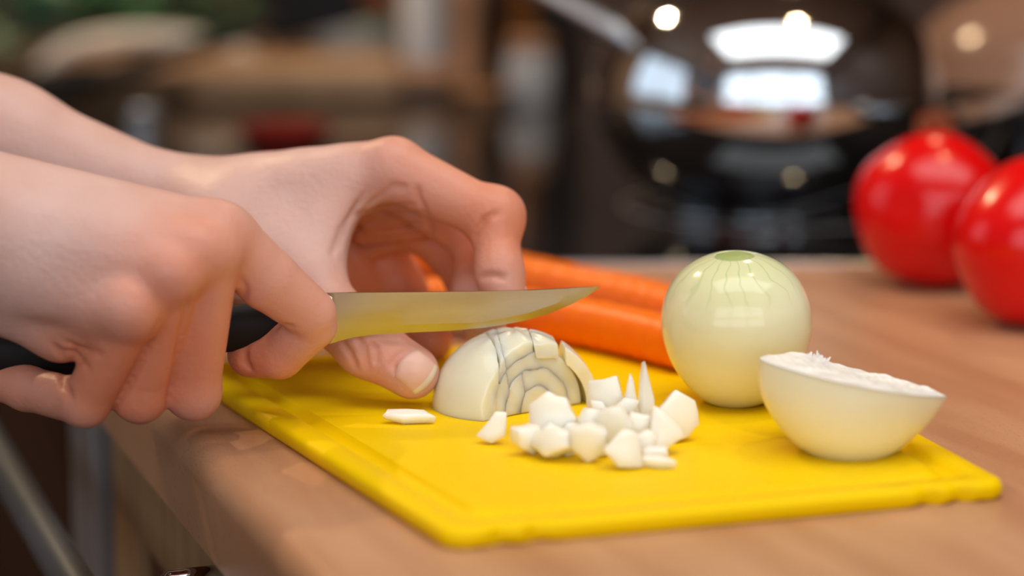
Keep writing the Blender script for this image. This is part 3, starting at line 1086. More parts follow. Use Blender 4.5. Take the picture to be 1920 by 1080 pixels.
spine = [(606, 549), (640, 548.5), (760, 547.5), (900, 546), (1000, 543.5), (1060, 540.5), (1100, 538), (1122, 536.5), (1126, 536.5)]
edge_ = [(606, 645), (622, 644), (634, 640), (660, 633), (700, 627.5), (760, 624), (850, 620), (920, 613), (985, 601), (1030, 588), (1075, 569), (1105, 553), (1120, 542), (1126, 537.5)]
bev = [(606, 612), (640, 610), (760, 608), (900, 604), (985, 588), (1040, 570), (1085, 552), (1110, 542.5), (1126, 537)]


def interp(tab, x):
    return float(np.interp(x, [p[0] for p in tab], [p[1] for p in tab]))


bm = bmesh.new()
rows = []
xs = np.concatenate([np.linspace(606, 640, 8), np.linspace(650, 980, 28), np.linspace(990, 1126, 24)])
for x in xs:
    ys, yb, ye = interp(spine, x), interp(bev, x), interp(edge_, x)
    k_ = min(1.0, (1130 - x) / 120 + .25)
    row = []
    for (yy, dy) in ((ys, .0007 * k_), ((ys * .5 + yb * .5), .00066 * k_), (yb, .00058 * k_), (ye, .00004), (yb, -.00058 * k_), ((ys * .5 + yb * .5), -.00066 * k_), (ys, -.0007 * k_)):
        row.append(bm.verts.new(kinv @ Vector(P(x, yy, kY(x) + (yy - 590) * 0.00001) + [0, -dy, 0])))
    rows.append(row)
for a, b in zip(rows, rows[1:]):
    for i in range(7):
        j = (i + 1) % 7
        bm.faces.new((a[i], a[j], b[j], b[i]))
bm.faces.new(rows[0])
bm.faces.new(rows[-1][::-1])
obj('blade', bm, m_blade, knife, sharp=8)
bm = bmesh.new()
q = [kinv @ Vector(P(x, y, kY(x))) for x, y in ((594, 598), (600, 598), (618, 597), (622, 597))]
tube(bm, q, [.0090, .0096, .0094, .0088], 24, 0.42, (0, 0, 1))
obj('bolster', bm, m_blade, knife, sharp=50)
bm = bmesh.new()
hpts = [kinv @ Vector(P(x, y, yy)) for x, y, yy in ((596, 598, .8885), (540, 604, .8875), (440, 615, .885), (320, 632, .881), (200, 648, .877), (80, 660, .873), (-30, 668, .870), (-60, 670, .8695))]
tube(bm, hpts, [.0088, .0090, .0088, .0088, .0092, .0098, .0094, .006], 24, 0.62, (0, 0, 1))
obj('handle', bm, m_black, knife, sharp=60)
for x, y, yy in ((330, 631, .8815), (150, 653, .8755)):
    bm = bmesh.new()
    c = kinv @ Vector(P(x, y, yy))
    lathe(bm, [(0, -.0072), (.0022, -.0072), (.0026, -.0066), (.0026, .0066), (.0022, .0072), (0, .0072)], 16, c, (0, 1, 0))
    obj('rivet', bm, m_steel_dull, knife, sharp=40)

# ------------------------------------------------------------------ carrots
def carrot(name, pts, radii, label):
    path = smooth_path(pts, 12)
    n_ = len(path)
    rr = np.interp(np.linspace(0, 1, n_), np.linspace(0, 1, len(radii)), radii)
    rr = [r_ * (1 + .025 * sin(i * 1.7 + radii[0] * 9e3) + .018 * sin(i * 4.1)) for i, r_ in enumerate(rr)]
    # round both ends
    p0, p1 = path[0], path[-1]
    d0, d1_ = nrm(path[0] - path[1]), nrm(path[-1] - path[-2])
    head = [(p0 + d0 * rr[0] * 0.45 * s_, rr[0] * c_) for s_, c_ in ((1.0, .25), (.93, .5), (.65, .8), (.3, .95))]
    tail = [(p1 + d1_ * rr[-1] * 0.8 * s_, rr[-1] * c_) for s_, c_ in ((.3, .93), (.65, .75), (.93, .4), (1.0, .12))]
    P_ = [h_[0] for h_ in head] + list(path) + [h_[0] for h_ in tail]
    R_ = [h_[1] for h_ in head] + rr + [h_[1] for h_ in tail]
    root = thing(name, label, 'carrot', tuple(path[0]))
    bm = bmesh.new()
    tube(bm, [Vector(p) - Vector(path[0]) for p in P_], R_, 32)
    obj('root', bm, m_carrot, root)
    bm = bmesh.new()
    c = Vector(d0 * rr[0] * .44)
    lathe(bm, [(0, .0016), (.002, .0014), (.0034, .0004), (.0036, -.001)], 16, c, tuple(d0))
    obj('crown', bm, m_onioncap, root)
    return root


carrot('carrot', [G(1300, 652, BT + .0105), G(1180, 622, BT + .0105), G(1040, 594, BT + .0105), G(900, 568, BT + .010), G(800, 552, BT + .009)], [.0104, .0107, .0105, .0098, .008],
       'peeled orange carrot nearest the knife, lying on the yellow board')
carrot('carrot', [G(1285, 590, .0113), G(1180, 562, .0113), G(1040, 532, .0110), G(900, 500, .0105), G(760, 474, .0095), G(640, 452, .0075)], [.0113, .0115, .0112, .0106, .0095, .0066],
       'peeled orange carrot lying farther back behind the board edge')

# ------------------------------------------------------------------ whole onion
OZ = 1.115
ob = G(1388, 766, BT)
oc = ob + np.array([0, .012, 0])
onion = thing('onion', 'whole peeled pale onion standing on the back of the yellow board', 'onion', (oc[0], oc[1], BT - .0002))
prof = [(0, 0.0), (.010, 0.0), (.0128, .0007), (.0165, .0032), (.0215, .0085), (.0258, .0155), (.0281, .0225), (.0288, .0285), (.0280, .0345), (.0253, .0405), (.0214, .0453), (.0165, .0487),
        (.0118, .0507), (.0086, .0516), (.0078, .0517), (.0074, .0514), (.0068, .0511)]
pp = smooth_path([(r_, z_ * OZ, 0) for r_, z_ in prof], 4)
bm = bmesh.new()
lathe(bm, [(max(p[0], 0), p[1]) for p in pp], 96, wob=lambda a, z: 1 + .012 * sin(a * 3 + .6) + .010 * sin(a * 2 + 2.2) + .0018 * sin(a * 17) * min(1, max(0, (z - .02) / .02)))
o = obj('flesh', bm, m_onion, onion)
bm = bmesh.new()
lathe(bm, [(r_, z_ * OZ) for r_, z_ in ((.0070, .0506), (.0074, .0512), (.0070, .0517), (.0058, .0515), (.0050, .0519), (.0038, .0516), (.0030, .0520), (.0016, .0517), (0, .0520))], 48, wob=lambda a, z: 1 + .04 * sin(a * 5))
obj('stem_scar', bm, m_onioncap, onion)
bm = bmesh.new()
for i in range(14):
    a = rnd.uniform(0, 2 * pi)
    r_ = rnd.uniform(.002, .008)
    tube(bm, [(r_ * cos(a), r_ * sin(a), .0014), (r_ * 1.1 * cos(a), r_ * 1.1 * sin(a), .0001)], [.0005, .0002], 5)
obj('root_fibres', bm, m_onionlayer, onion)
onion.rotation_euler = (radians(6), radians(-1.5), radians(-12))
onion.location.z += .0011

# ------------------------------------------------------------------ half onion, cut face up
half = thing('onion_half', 'halved onion resting on its round side with the cut face up, nearest the board corner', 'onion')
Yh = G(1578, 868, BT)[1] + .020
pL, pR = P(1424, 672, Yh + .004), P(1774, 744, Yh - .006)
e1 = nrm(pR - pL)
vview = ray(1600, 700)
up_ = nrm(np.cross(np.cross(e1, [0, 0, 1.0]), e1))
e2 = nrm(np.cross(up_, e1))
tl = radians(6.5)
e3 = nrm(up_ * cos(tl) - e2 * sin(tl) * -1)
e2 = nrm(np.cross(e3, e1))
if e2[1] < 0:
    e2 = -e2
LH = np.linalg.norm(pR - pL)
hp_ = [(0, .0006), (.010, .0062), (.05, .0135), (.18, .0230), (.33, .0290), (.50, .0312), (.66, .0288), (.79, .0232), (.89, .0152), (.955, .0085), (1, .0012)]
ss = np.linspace(0, 1, 61) ** 1.0
ss = 0.5 - 0.5 * np.cos(ss * pi)
hp_s = smooth_path([(a, b, 0) for a, b in hp_], 10)
rs = np.interp(ss, [p[0] for p in hp_s], [p[1] for p in hp_s])
ctr = pL
bm = bmesh.new()
NT = 40
rows = []
for s_, r_ in zip(ss, rs):
    row = []
    for k in range(NT + 1):
        th = pi * k / NT
        rr = r_ * (1 + .015 * sin(3 * th + 4 * s_))
        row.append(bm.verts.new(ctr + e1 * s_ * LH + e2 * rr * 0.94 * cos(th) - e3 * rr * sin(th)))
    rows.append(row)
for a, b in zip(rows, rows[1:]):
    for k in range(NT):
        bm.faces.new((a[k], a[k + 1], b[k + 1], b[k]))
bm.faces.new(rows[0])
bm.faces.new(rows[-1][::-1])
obj('flesh', bm, m_onionhalf, half, sharp=50)
bm = bmesh.new()
NU = 56
rows = []
for i, (s_, r_) in enumerate(zip(ss, rs)):
    row = []
    for k in range(NU + 1):
        u = 2 * k / NU - 1
        sc = (s_ - .47) / .53
        lvl = sqrt(min(1, (abs(sc) ** 2.2) + (u * r_ / .0312) ** 2))
        ph = lvl * 7.0
        hgt = .0009 * (abs((ph % 1) - .5) * 2) * (1 if lvl < .97 else 0)
        edge_f = min(1, (1 - abs(u)) * 8) * min(1, s_ * 14, (1 - s_) * 14)
        hgt = (hgt + .0006 * sin(37 * s_ + 9 * u) * cos(23 * u - 11 * s_) + .0014 * math.exp(-((s_ - .22) / .13) ** 2) * (1 + u)) * edge_f
        row.append(bm.verts.new(ctr + e1 * s_ * LH + e2 * r_ * 0.94 * u + e3 * (hgt + .00015)))
    rows.append(row)
for a, b in zip(rows, rows[1:]):
    for k in range(NU):
        bm.faces.new((a[k], b[k], b[k + 1], a[k + 1]))
obj('cut_face', bm, m_onionface, half)
bm = bmesh.new()
for i in range(46):
    s_ = rnd.gauss(.30, .045)
    u = rnd.uniform(.35, .98)
    r_ = float(np.interp(s_, ss, rs))
    b0 = ctr + e1 * s_ * LH + e2 * r_ * .94 * u
    l_ = rnd.uniform(.0015, .0062) * math.exp(-((s_ - .30) / .06) ** 2)
    dr = e3 + e1 * rnd.uniform(-.9, .9) * .6
    side = e2 * rnd.uniform(.0004, .0010)
    wv = e1 * rnd.uniform(.0006, .0014)
    base = [b0 - wv - side, b0 + wv - side, b0 + wv + side, b0 - wv + side]
    vb = [bm.verts.new(p - e3 * .0006) for p in base]
    vt = [bm.verts.new(b0 + (p - b0) * .35 + dr * l_) for p in base]
    bm.faces.new(vt)
    for k in range(4):
        bm.faces.new((vb[k], vb[(k + 1) % 4], vt[(k + 1) % 4], vt[k]))
fr = obj('torn_fibres', bm, m_onionface, half, False)
fr['kind'] = 'stuff'

# ------------------------------------------------------------------ chopped half onion (layers as parts)
dc = G(962, 792, BT) + np.array([0, .0285, 0])
dc[2] = BT
dome = thing('chopped_onion_half', 'half onion lying cut side down and sliced into layers under the knife', 'onion', (dc[0], dc[1], BT))
dinv = np.array([dc[0], dc[1], BT])
cutn = nrm([0.60, -0.80, 0.05])       # the diced-away front face
cuto = np.array([0.0055, -0.0135, 0.0])
RX, RY, RZ = .0305, .0290, .0300


def layer(kf, shift=(0, 0, 0), cuts=(), h=.00042, thick=.0036, rot=(0, 0, 0)):
    """one shell of the onion: outer scale kf, cut by planes (n, d): keep n.p < d"""
    r_ = np.array([RX, RY, RZ]) * kf
    Sx = Sculpt(-r_ * [1, 1, 0] - [.002, .002, .002], r_ + .002, h)
    X, Y, Z = Sx.grid(np.zeros(3, int), Sx.n)
    q = np.sqrt((X / r_[0]) ** 2 + (Y / r_[1]) ** 2 + (Z / r_[2]) ** 2) + 1e-6
    k1 = np.sqrt((X / r_[0] ** 2) ** 2 + (Y / r_[1] ** 2) ** 2 + (Z / r_[2] ** 2) ** 2) + 1e-6
    ang = np.arctan2(Y, X)
    d = q * (q - 1) / k1 + .0003 * np.sin(ang * 7 + kf * 20) * np.clip(Z / .02, 0, 1)
    F = d
    if thick > 0:
        F = np.maximum(F, -(d + thick))
    sm = Sculpt.smin
    F = -sm(-F, Z - 0.0002, .0002)
    for (n_, dd) in cuts:
        pl_ = X * n_[0] + Y * n_[1] + Z * n_[2] - dd - (0 if n_ is cutn else .0004) + .00025 * np.sin(X * 700 + kf * 9) * np.sin(Z * 500 + Y * 300)
        F = -sm(-F, -pl_, .00015)
    Sx.F = F.astype(np.float32)
    me, V_ = Sx.mesh('onion_layer', 2)
    o = link('onion_layer', me, m_onionlayer if kf > .9 else m_onioncore, dome)
    o.location = shift
    o.rotation_euler = [radians(a_) for a_ in rot]
    return o


cd_ = float(cutn @ cuto)
# outer skin in knife-cut slices, then the inner shells
sl_n = nrm([.96, .28, -.10])
sl_m = nrm([.98, .10, .16])
K1, K2, K3, K4 = .862, .715, .560, .400
def tk(a, b):
    return (a - b) * RX + .0007
layer(1.0, (-.0006, -.0005, 0), [(cutn, cd_ + .0012), (sl_n, -.0120)], thick=tk(1, K1), rot=(0, -1.5, 0))
layer(1.0, (0, 0, .0003), [(cutn, cd_ + .0003), (-sl_n, .0120), (sl_m, -.0020)], thick=tk(1, K1))
layer(1.0, (.0002, .0002, .0), [(cutn, cd_ - .0004), (-sl_m, .0020), (sl_m, .0095)], thick=tk(1, K1), rot=(0, .8, 0))
layer(1.0, (.0009, .0003, -.0002), [(cutn, cd_ + .0005), (-sl_m, -.0095), (sl_m, .0180)], thick=tk(1, K1), rot=(0, 2, 0))
layer(1.0, (.0030, .0010, -.0010), [(cutn, cd_ + .0012), (-sl_m, -.0180)], thick=tk(1, K1), rot=(0, 6, 0))
layer(K1, (0, 0, 0), [(cutn, cd_ + .0003), (sl_m, -.0020)], thick=tk(K1, K2))
layer(K1, (.0001, 0, 0), [(cutn, cd_ - .0002), (-sl_m, .0020)], thick=tk(K1, K2))
layer(K2, (0, 0, 0), [(cutn, cd_ + .0002), (sl_m, .0040)], thick=tk(K2, K3))
layer(K2, (.0001, 0, 0), [(cutn, cd_ - .0002), (-sl_m, -.0040)], thick=tk(K2, K3))
layer(K3, (0, 0, 0), [(cutn, cd_ + .0001)], thick=tk(K3, K4))
layer(K4, (0, .0001, 0), [(cutn, cd_ - .0002)], thick=0)


# ------------------------------------------------------------------ onion pieces
def piece(name, c, lx, lz, th, label, group=None, roll=0.0, yaw=0.0, tilt=0.0, bend=0.5, taper=0.4, point=0.0, seed=1, ground=True):
    """curved chunk of onion: lx wide, lz tall, th thick, facing the camera before rotation"""
    r_ = random.Random(seed)
    bm = bmesh.new()
    n_ = r_.choice((4, 5, 5, 6))
    a0_ = pi / 4 + r_.uniform(-.3, .3)
    sk = r_.uniform(-.22, .22)
    wd = r_.uniform(-.6, .6)
    R = (Matrix.Rotation(yaw, 3, 'Z') @ Matrix.Rotation(tilt, 3, 'X') @ Matrix.Rotation(roll, 3, 'Y'))
    out = []
    for k in range(n_):
        a = a0_ + 2 * pi * (k + r_.uniform(-.24, .24)) / n_
        q = (abs(cos(a)) ** 3.2 + abs(sin(a)) ** 3.2) ** (-1 / 3.2) * r_.uniform(.84, 1.12)
        u, v = .5 * q * cos(a), .5 * q * sin(a)
        wv = max(.05, 1 - taper * (v + .5) - point * max(0, v + .5) ** 1.5 * (1 - taper))
        out.append((u * wv + sk * v, v))
    if point > 0:
        out = [(-.45, -.5), (.42, -.46), (.30, -.05), (.10 + sk, .36), (sk * .6, .52), (-.16 + sk * .5, .30), (-.36, -.12)]

    def at_(u, v, side, bul):
        bow = bend * lx * (0.25 - u * u) + bend * .5 * lz * (.25 - v * v)
        tt = th * (1 - .4 * v + wd * u) * (.5 if side else -.5) * bul
        return R @ Vector((u * lx, tt - bow, v * lz))

    f_, b_ = [], []
    if point == 0:
        o2 = []
        for k in range(n_):
            (u0, v0), (u1, v1) = out[k], out[(k + 1) % n_]
            o2 += [(u0, v0), (u0 * .5 + u1 * .5 + r_.uniform(-.05, .03) * (u0 + u1), v0 * .5 + v1 * .5 + r_.uniform(-.05, .03) * (v0 + v1))]
        out = o2
    rings_ = []
    for side, sc_, bul in ((0, .0, 1.12), (0, .55, 1.08), (0, 1.0, .86), (1, .92, .86), (1, .5, 1.0), (1, 0, 1.0)):
        if sc_ == 0:
            rings_.append([bm.verts.new(at_(0, 0, side, bul))])
        else:
            rings_.append([bm.verts.new(at_(u * sc_, v * sc_, side, bul)) for u, v in out])
    for ra_, rb2 in zip(rings_, rings_[1:]):
        for k in range(len(out)):
            j = (k + 1) % len(out)
            if len(ra_) == 1:
                bm.faces.new((ra_[0], rb2[k], rb2[j]))
            elif len(rb2) == 1:
                bm.faces.new((ra_[k], ra_[j], rb2[0]))
            else:
                bm.faces.new((ra_[k], ra_[j], rb2[j], rb2[k]))
    bmesh.ops.recalc_face_normals(bm, faces=bm.faces)
    es = [e for e in bm.edges if len(e.link_faces) == 2 and e.calc_face_angle() > radians(32)]
    bmesh.ops.bevel(bm, geom=es, offset=min(.0005, th * .12), segments=2, affect='EDGES', profile=0.5, clamp_overlap=True)
    zmin = min(v.co.z for v in bm.verts)
    o = obj(name, bm, m_oniondice, sharp=40)
    c = np.array(c, float)
    if ground and c[2] + zmin < BT or ground == 2:
        c[2] = BT - zmin
    o.location = c
    return tag(o, label, 'onion piece', group)


GP = 'diced onion pieces in the pile'
LP = 'small white diced onion piece in the pile before the sliced half'


def name_in_pile(lab):
    return 'pile' in lab


def pc(x0, x1, y0, y1, Y, **k):
    cx, cy = (x0 + x1) / 2, (y0 + y1) / 2
    a = dict(roll=0, yaw=0, tilt=0)
    a.update(k)
    lab = a.pop('label', LP)
    grp = a.pop('group', GP if lab == LP else None)
    nm = a.pop('name', 'onion_piece')
    th = a.pop('th', .006) * .9
    k_ = 1.34 if name_in_pile(lab) else 1.08
    if 'yaw' not in k and name_in_pile(lab):
        a['yaw'] = ((a['seed'] * 37) % 11 - 5) * .13
        a['tilt'] += ((a['seed'] * 53) % 7 - 3) * .12
    return piece(nm, P(cx, cy, Y), M(x1 - x0, Y) * k_, M(y1 - y0, Y) * k_, th, lab, grp, **a)


D2R = pi / 180
pc(714, 817, 764, 792, .872, name='onion_sliver', label='thin curved onion sliver lying alone beside the thumb', th=.004, bend=.12, taper=.12, tilt=-55 * D2R, roll=2 * D2R, seed=3, ground=2)
pc(896, 956, 736, 800, .842, name='onion_chip', label='ragged onion chip leaning against the front of the sliced half', th=.0045, bend=.25, taper=.25, tilt=-18 * D2R, roll=12 * D2R, seed=5, ground=2)
pc(950, 1010, 782, 836, .826, th=.008, taper=.3, roll=-25 * D2R, seed=8, ground=2, label='leftmost diced onion piece of the pile, pointing left')
pc(1000, 1086, 746, 815, .836, th=.011, taper=.35, bend=.3, roll=6 * D2R, seed=9, label='roundest and whitest onion chunk on the left of the pile')
pc(1008, 1078, 806, 853, .818, th=.009, taper=.2, bend=.3, roll=14 * D2R, tilt=-12 * D2R, seed=11, ground=2, label='low onion chunk in the front row of the pile, second from its left end')
pc(1072, 1132, 806, 864, .814, th=.008, taper=.2, bend=.2, roll=10 * D2R, tilt=-8 * D2R, seed=12, ground=2, label='onion chunk in the front row of the pile, left of the squarish front piece')
pc(1078, 1122, 770, 816, .832, th=.008, taper=.2, seed=13, label='small onion chunk right behind the roundest white chunk of the pile')
pc(1094, 1172, 704, 785, .852, th=.006, taper=.35, bend=.35, roll=-14 * D2R, yaw=-15 * D2R, seed=14, label='broad translucent onion piece at the back of the pile')
pc(1163, 1200, 700, 790, .846, th=.004, taper=.45, point=.7, bend=.2, roll=-4 * D2R, seed=15, label='upright onion shard on the left of the two tall ones')
pc(1192, 1226, 690, 790, .848, th=.004, taper=.45, point=.8, bend=.2, roll=-3 * D2R, yaw=35 * D2R, seed=16, label='tallest pointed upright onion shard in the pile')
pc(1112, 1182, 764, 836, .828, th=.007, taper=.15, bend=.3, roll=-6 * D2R, seed=17, label='broad onion chunk at the middle of the pile, below the upright shards')
pc(1128, 1200, 818, 880, .806, th=.006, taper=.25, bend=.25, roll=8 * D2R, tilt=-10 * D2R, seed=18, ground=2, label='squarish onion piece at the very front of the pile')
pc(1160, 1232, 768, 826, .834, th=.009, taper=.2, bend=.3, roll=20 * D2R, seed=19, label='onion chunk directly under the tallest pointed shard')
pc(1176, 1232, 800, 850, .818, th=.008, taper=.2, bend=.3, roll=30 * D2R, seed=20, label='onion chunk between the squarish front piece and the pointed right one')
pc(1205, 1290, 800, 852, .826, th=.006, taper=.5, point=.8, bend=.2, roll=105 * D2R, tilt=-6 * D2R, seed=21, label='pointed onion piece sticking out on the right of the pile')
pc(1194, 1262, 838, 860, .812, th=.005, taper=.3, bend=.1, tilt=-40 * D2R, seed=22, label='narrow onion strip lying on top of the thin flat front strip')
pc(1196, 1260, 855, 878, .805, th=.004, taper=.3, bend=.1, tilt=-55 * D2R, seed=23, label='thin flat onion strip lying at the front right of the pile', ground=2)
pc(1222, 1312, 760, 822, .846, th=.007, taper=.3, bend=.15, roll=78 * D2R, tilt=-25 * D2R, seed=24, label='flat onion wedge lying behind the pile, nearest the half with its face up', ground=2)
pc(1040, 1100, 790, 830, .830, th=.008, taper=.2, seed=25, label='half hidden onion chunk behind the front row, under the roundest white chunk')
pc(1120, 1180, 790, 840, .840, th=.008, taper=.2, seed=26, label='half hidden onion chunk behind the broad middle chunk of the pile')

for q_ in ((1046, 1088, 822, 852, .822, 31, 'tiny onion crumb between the low front chunks of the pile'), (1100, 1142, 745, 790, .846, 32, 'small onion flake below the broad translucent back piece'),
           (1150, 1196, 740, 790, .842, 33, 'small onion flake at the foot of the left upright shard'), (1098, 1146, 822, 858, .822, 34, 'onion crumb wedged behind the squarish front piece'),
           (1012, 1050, 790, 826, .828, 35, 'onion flake tucked under the left side of the roundest white chunk'), (1204, 1246, 782, 822, .836, 36, 'small onion flake left of the flat wedge lying behind the pile')):
    pc(*q_[:5], th=.005, taper=.25, bend=.2, roll=(q_[5] * 29 % 60 - 30) * D2R, seed=q_[5], label=q_[6])

# ------------------------------------------------------------------ tomatoes
def tomato(px, Yc, R_, sq, tilt, label, seed):
    c = P(px[0], px[1], Yc)
    root = thing('tomato', label, 'tomato', (c[0], c[1], 0))
    bm = bmesh.new()
    bmesh.ops.create_uvsphere(bm, u_segments=72, v_segments=48, radius=1.0)
    rot = Matrix.Rotation(tilt[0], 3, 'X') @ Matrix.Rotation(tilt[1], 3, 'Y')
    for v in bm.verts:
        p = v.co.normalized()
        a = math.atan2(p.y, p.x)
        hz = sqrt(max(0, 1 - p.z * p.z))
        lob = 1 + .022 * cos(5 * a + seed) * hz + .014 * cos(3 * a + 2 * seed) * hz
        dim = 1 - .20 * math.exp(-((1 - p.z) / .05)) - .05 * math.exp(-((1 + p.z) / .03))
        v.co = rot @ Vector((p.x * R_ * lob, p.y * R_ * lob, p.z * R_ * sq * dim))
    zmin = min(v.co.z for v in bm.verts)
    for v in bm.verts:
        v.co.z -= zmin - .0002
    obj('fruit', bm, m_tomato, root)
    top = rot @ Vector((0, 0, R_ * sq * .80))
    axd = rot @ Vector((0, 0, 1))
    bm = bmesh.new()
    q = axd.to_track_quat('Z', 'Y').to_matrix()
    for k in range(5):
        a = 2 * pi * k / 5 + seed
        pts = [top + Vector((0, 0, -zmin)) + q @ Vector((r_ * cos(a), r_ * sin(a), z_)) for r_, z_ in ((.001, .001), (.006, .0035), (.012, .005), (.017, .0062))]
        tube(bm, pts, [.0016, .0018, .0012, .0003], 8, 1.0)
    tube(bm, [top + Vector((0, 0, -zmin)) + q @ Vector((0, 0, z_)) for z_ in (-.002, .004, .010)], [.0026, .002, .0022], 10)
    obj('stalk', bm, m_leaf, root)
    return root


tomato((1745, 425), G(1740, 558)[1] + .034, .0395, .93, (radians(-100), radians(30)), 'red tomato on the left, farther from the camera', 1.0)
tomato((1945, 480), G(1930, 636)[1] + .035, .0395, .95, (radians(-95), radians(-25)), 'red tomato on the right, cut off by the photo edge', 2.3)

# ------------------------------------------------------------------ kettle and pot on the hob
KZ = 0.0012
kc = G(1445, 432)
kc = np.array([P(1432, 200, kc[1] + .07)[0], kc[1] + .066, KZ])
kettle = thing('kettle', 'shiny round stainless steel kettle standing on the black hob', 'kettle', tuple(kc))
prof = [(0, .0), (.062, .0), (.066, .0015), (.067, .005), (.0665, .008), (.072, .013), (.085, .025), (.096, .039), (.1035, .055), (.1065, .070), (.1055, .085), (.1005, .102), (.091, .118), (.078, .131), (.062, .141), (.050, .1455), (.047, .1465), (.0465, .150)]
pp = smooth_path([(a, b, 0) for a, b in prof[4:]], 6)
obj('body', lathe(bmesh.new(), prof[:4] + [(p[0], p[1]) for p in pp], 96), m_steel, kettle, sharp=60)
obj('lid', lathe(bmesh.new(), [(.0462, .147), (.0475, .151), (.045, .154), (.030, .159), (.012, .1615), (0, .162)], 64), m_steel, kettle, sharp=60)
obj('lid_knob', lathe(bmesh.new(), [(.006, .1612), (.006, .168), (.013, .171), (.015, .177), (.011, .184), (0, .186)], 32), m_black, kettle)
s0, s1 = P(1165, 66, kc[1] - .01) - kc, P(1030, -8, kc[1] - .02) - kc
s0 = s0 + nrm(s0 - s1) * .02
bm = bmesh.new()
tube(bm, [s0, s0 * .5 + s1 * .5, s1, s1 + (s1 - s0) * .25], [.0095, .0078, .0068, .0066], 24)
obj('spout', bm, m_steel_dull, kettle, sharp=60)
bm = bmesh.new()
hpth = smooth_path([(-.07, .01, .134), (-.072, .01, .185), (-.045, .01, .225), (0, .01, .238), (.045, .01, .225), (.072, .01, .185), (.07, .01, .134)], 10)
tube(bm, hpth, .006, 14, 1.5, (0, 1, 0))
obj('handle', bm, m_black, kettle)

pc_ = np.array([P(1985, 200, 1.62)[0], 1.62, KZ])
pot = thing('saucepan', 'steel saucepan with a domed lid and long handle behind the tomatoes', 'saucepan', tuple(pc_))
obj('body', lathe(bmesh.new(), [(0, 0), (.096, 0), (.102, .003), (.104, .010), (.104, .062), (.1065, .065), (.107, .067), (.103, .067)], 80), m_steel, pot, sharp=50)
zz = smooth_path([(a, b, 0) for a, b in ((.1075, .0675), (.1080, .0705), (.104, .078), (.095, .096), (.080, .113), (.055, .127), (.025, .134), (0, .136))], 5)
obj('lid', lathe(bmesh.new(), [(max(0, p[0]), p[1]) for p in zz], 80), m_lidbrown, pot, sharp=60)['label'] = 'glossy brown domed lid'
obj('lid_knob', lathe(bmesh.new(), [(.005, .135), (.005, .142), (.014, .146), (.016, .152), (.011, .158), (0, .160)], 32), m_black, pot)
h0, h1 = P(1925, 188, 1.535) - pc_, P(1752, 236, 1.335) - pc_
bm = bmesh.new()
tube(bm, smooth_path([h0 + (h0 - h1) * .12, h0, h0 * .5 + h1 * .5 + np.array([0, 0, -.002]), h1], 6), [.008] * 6 + [.0085] * 6 + [.0095] * 6 + [.009], 20, 1.2)
obj('handle', bm, m_steel, pot, sharp=60)

# ------------------------------------------------------------------ things on the counter behind
def counter_pt(x, y, z=0.0):
    return G(x, y, z)


def stand(px, Y):
    """foot of a thing whose middle is seen at column px, at distance Y"""
    X = (px - 960) / FPX * (Y * cos(PITCH) + H * sin(PITCH))
    return (X, Y, 0.0)


# bread basket with a pale arched handle
cb = stand(285, 2.26)
basket = thing('bread_basket', 'low brown bread basket with a thick pale arched handle at the back left', 'basket', cb)
bm = bmesh.new()
lathe(bm, [(0, 0), (.082, 0), (.088, .003), (.096, .024), (.098, .027), (.094, .027), (.086, .008), (0, .006)], 64, wob=lambda a, z: 1 + .012 * sin(28 * a))
obj('basket_body', bm, m_bread, basket, sharp=60)
bm = bmesh.new()
tube(bm, [(.102 * cos(a), -.02 * sin(a), .010 + .044 * sin(a) ** .8) for a in [pi * k / 36 for k in range(37)]], .0085, 16, up=(0, 1, 0))
obj('handle', bm, m_cream, basket)
ld = thing('bread_loaf', 'brown crusty loaf lying inside the low basket', 'bread', (cb[0], cb[1] + .01, .0064))
bm = bmesh.new()
bmesh.ops.create_uvsphere(bm, u_segments=40, v_segments=24, radius=1)
for v in bm.verts:
    v.co = Vector((v.co.x * .076, v.co.y * .050, max(v.co.z, -.4) * .028 + .012))
obj('crust', bm, m_bread, ld)
# black spatula leaning on the bowl
sp = thing('spatula', 'long black spatula with a thick grip lying in front of the bread basket', 'spatula')
pA, pB = P(60, 172, 2.12), P(540, 42, 2.14)
pA[2] = max(pA[2], .016)
bm = bmesh.new()
dv = pB - pA
tube(bm, smooth_path([pA, pA + dv * .3 + [0, 0, -.004], pA + dv * .65, pB], 6), [.016, .0165, .0165, .016, .014, .011] + [.0085] * 13, 16)
obj('handle', bm, m_black, sp)
bm = bmesh.new()
box(bm, Vector(pB) + Vector((.022, .004, .020)), (.085, .006, .060), Matrix.Rotation(radians(-14), 3, 'Y'), .002)
obj('blade', bm, m_black, sp, False)
# wooden bread board / crate
wb = thing('wooden_block', 'long brown wooden serving board lying at the back of the counter', 'serving board', stand(560, 2.22), radians(3))
bm = bmesh.new()
box(bm, (0, 0, .018), (.190, .13, .036), None, .010, 3)
obj('plank', bm, m_bread, wb, sharp=50)
bm = bmesh.new()
box(bm, (.118, 0, .018), (.055, .045, .022), None, .008, 3)
obj('grip', bm, m_brownwood, wb, sharp=50)
# cream pot with flower
fp = thing('flower_pot', 'cream flower pot with green leaves and one red bloom at the back', 'plant', stand(672, 2.55))
obj('pot', lathe(bmesh.new(), [(0, 0), (.036, 0), (.040, .003), (.048, .040), (.050, .045), (.047, .046), (.044, .036), (0, .034)], 48), m_cream, fp, sharp=50)


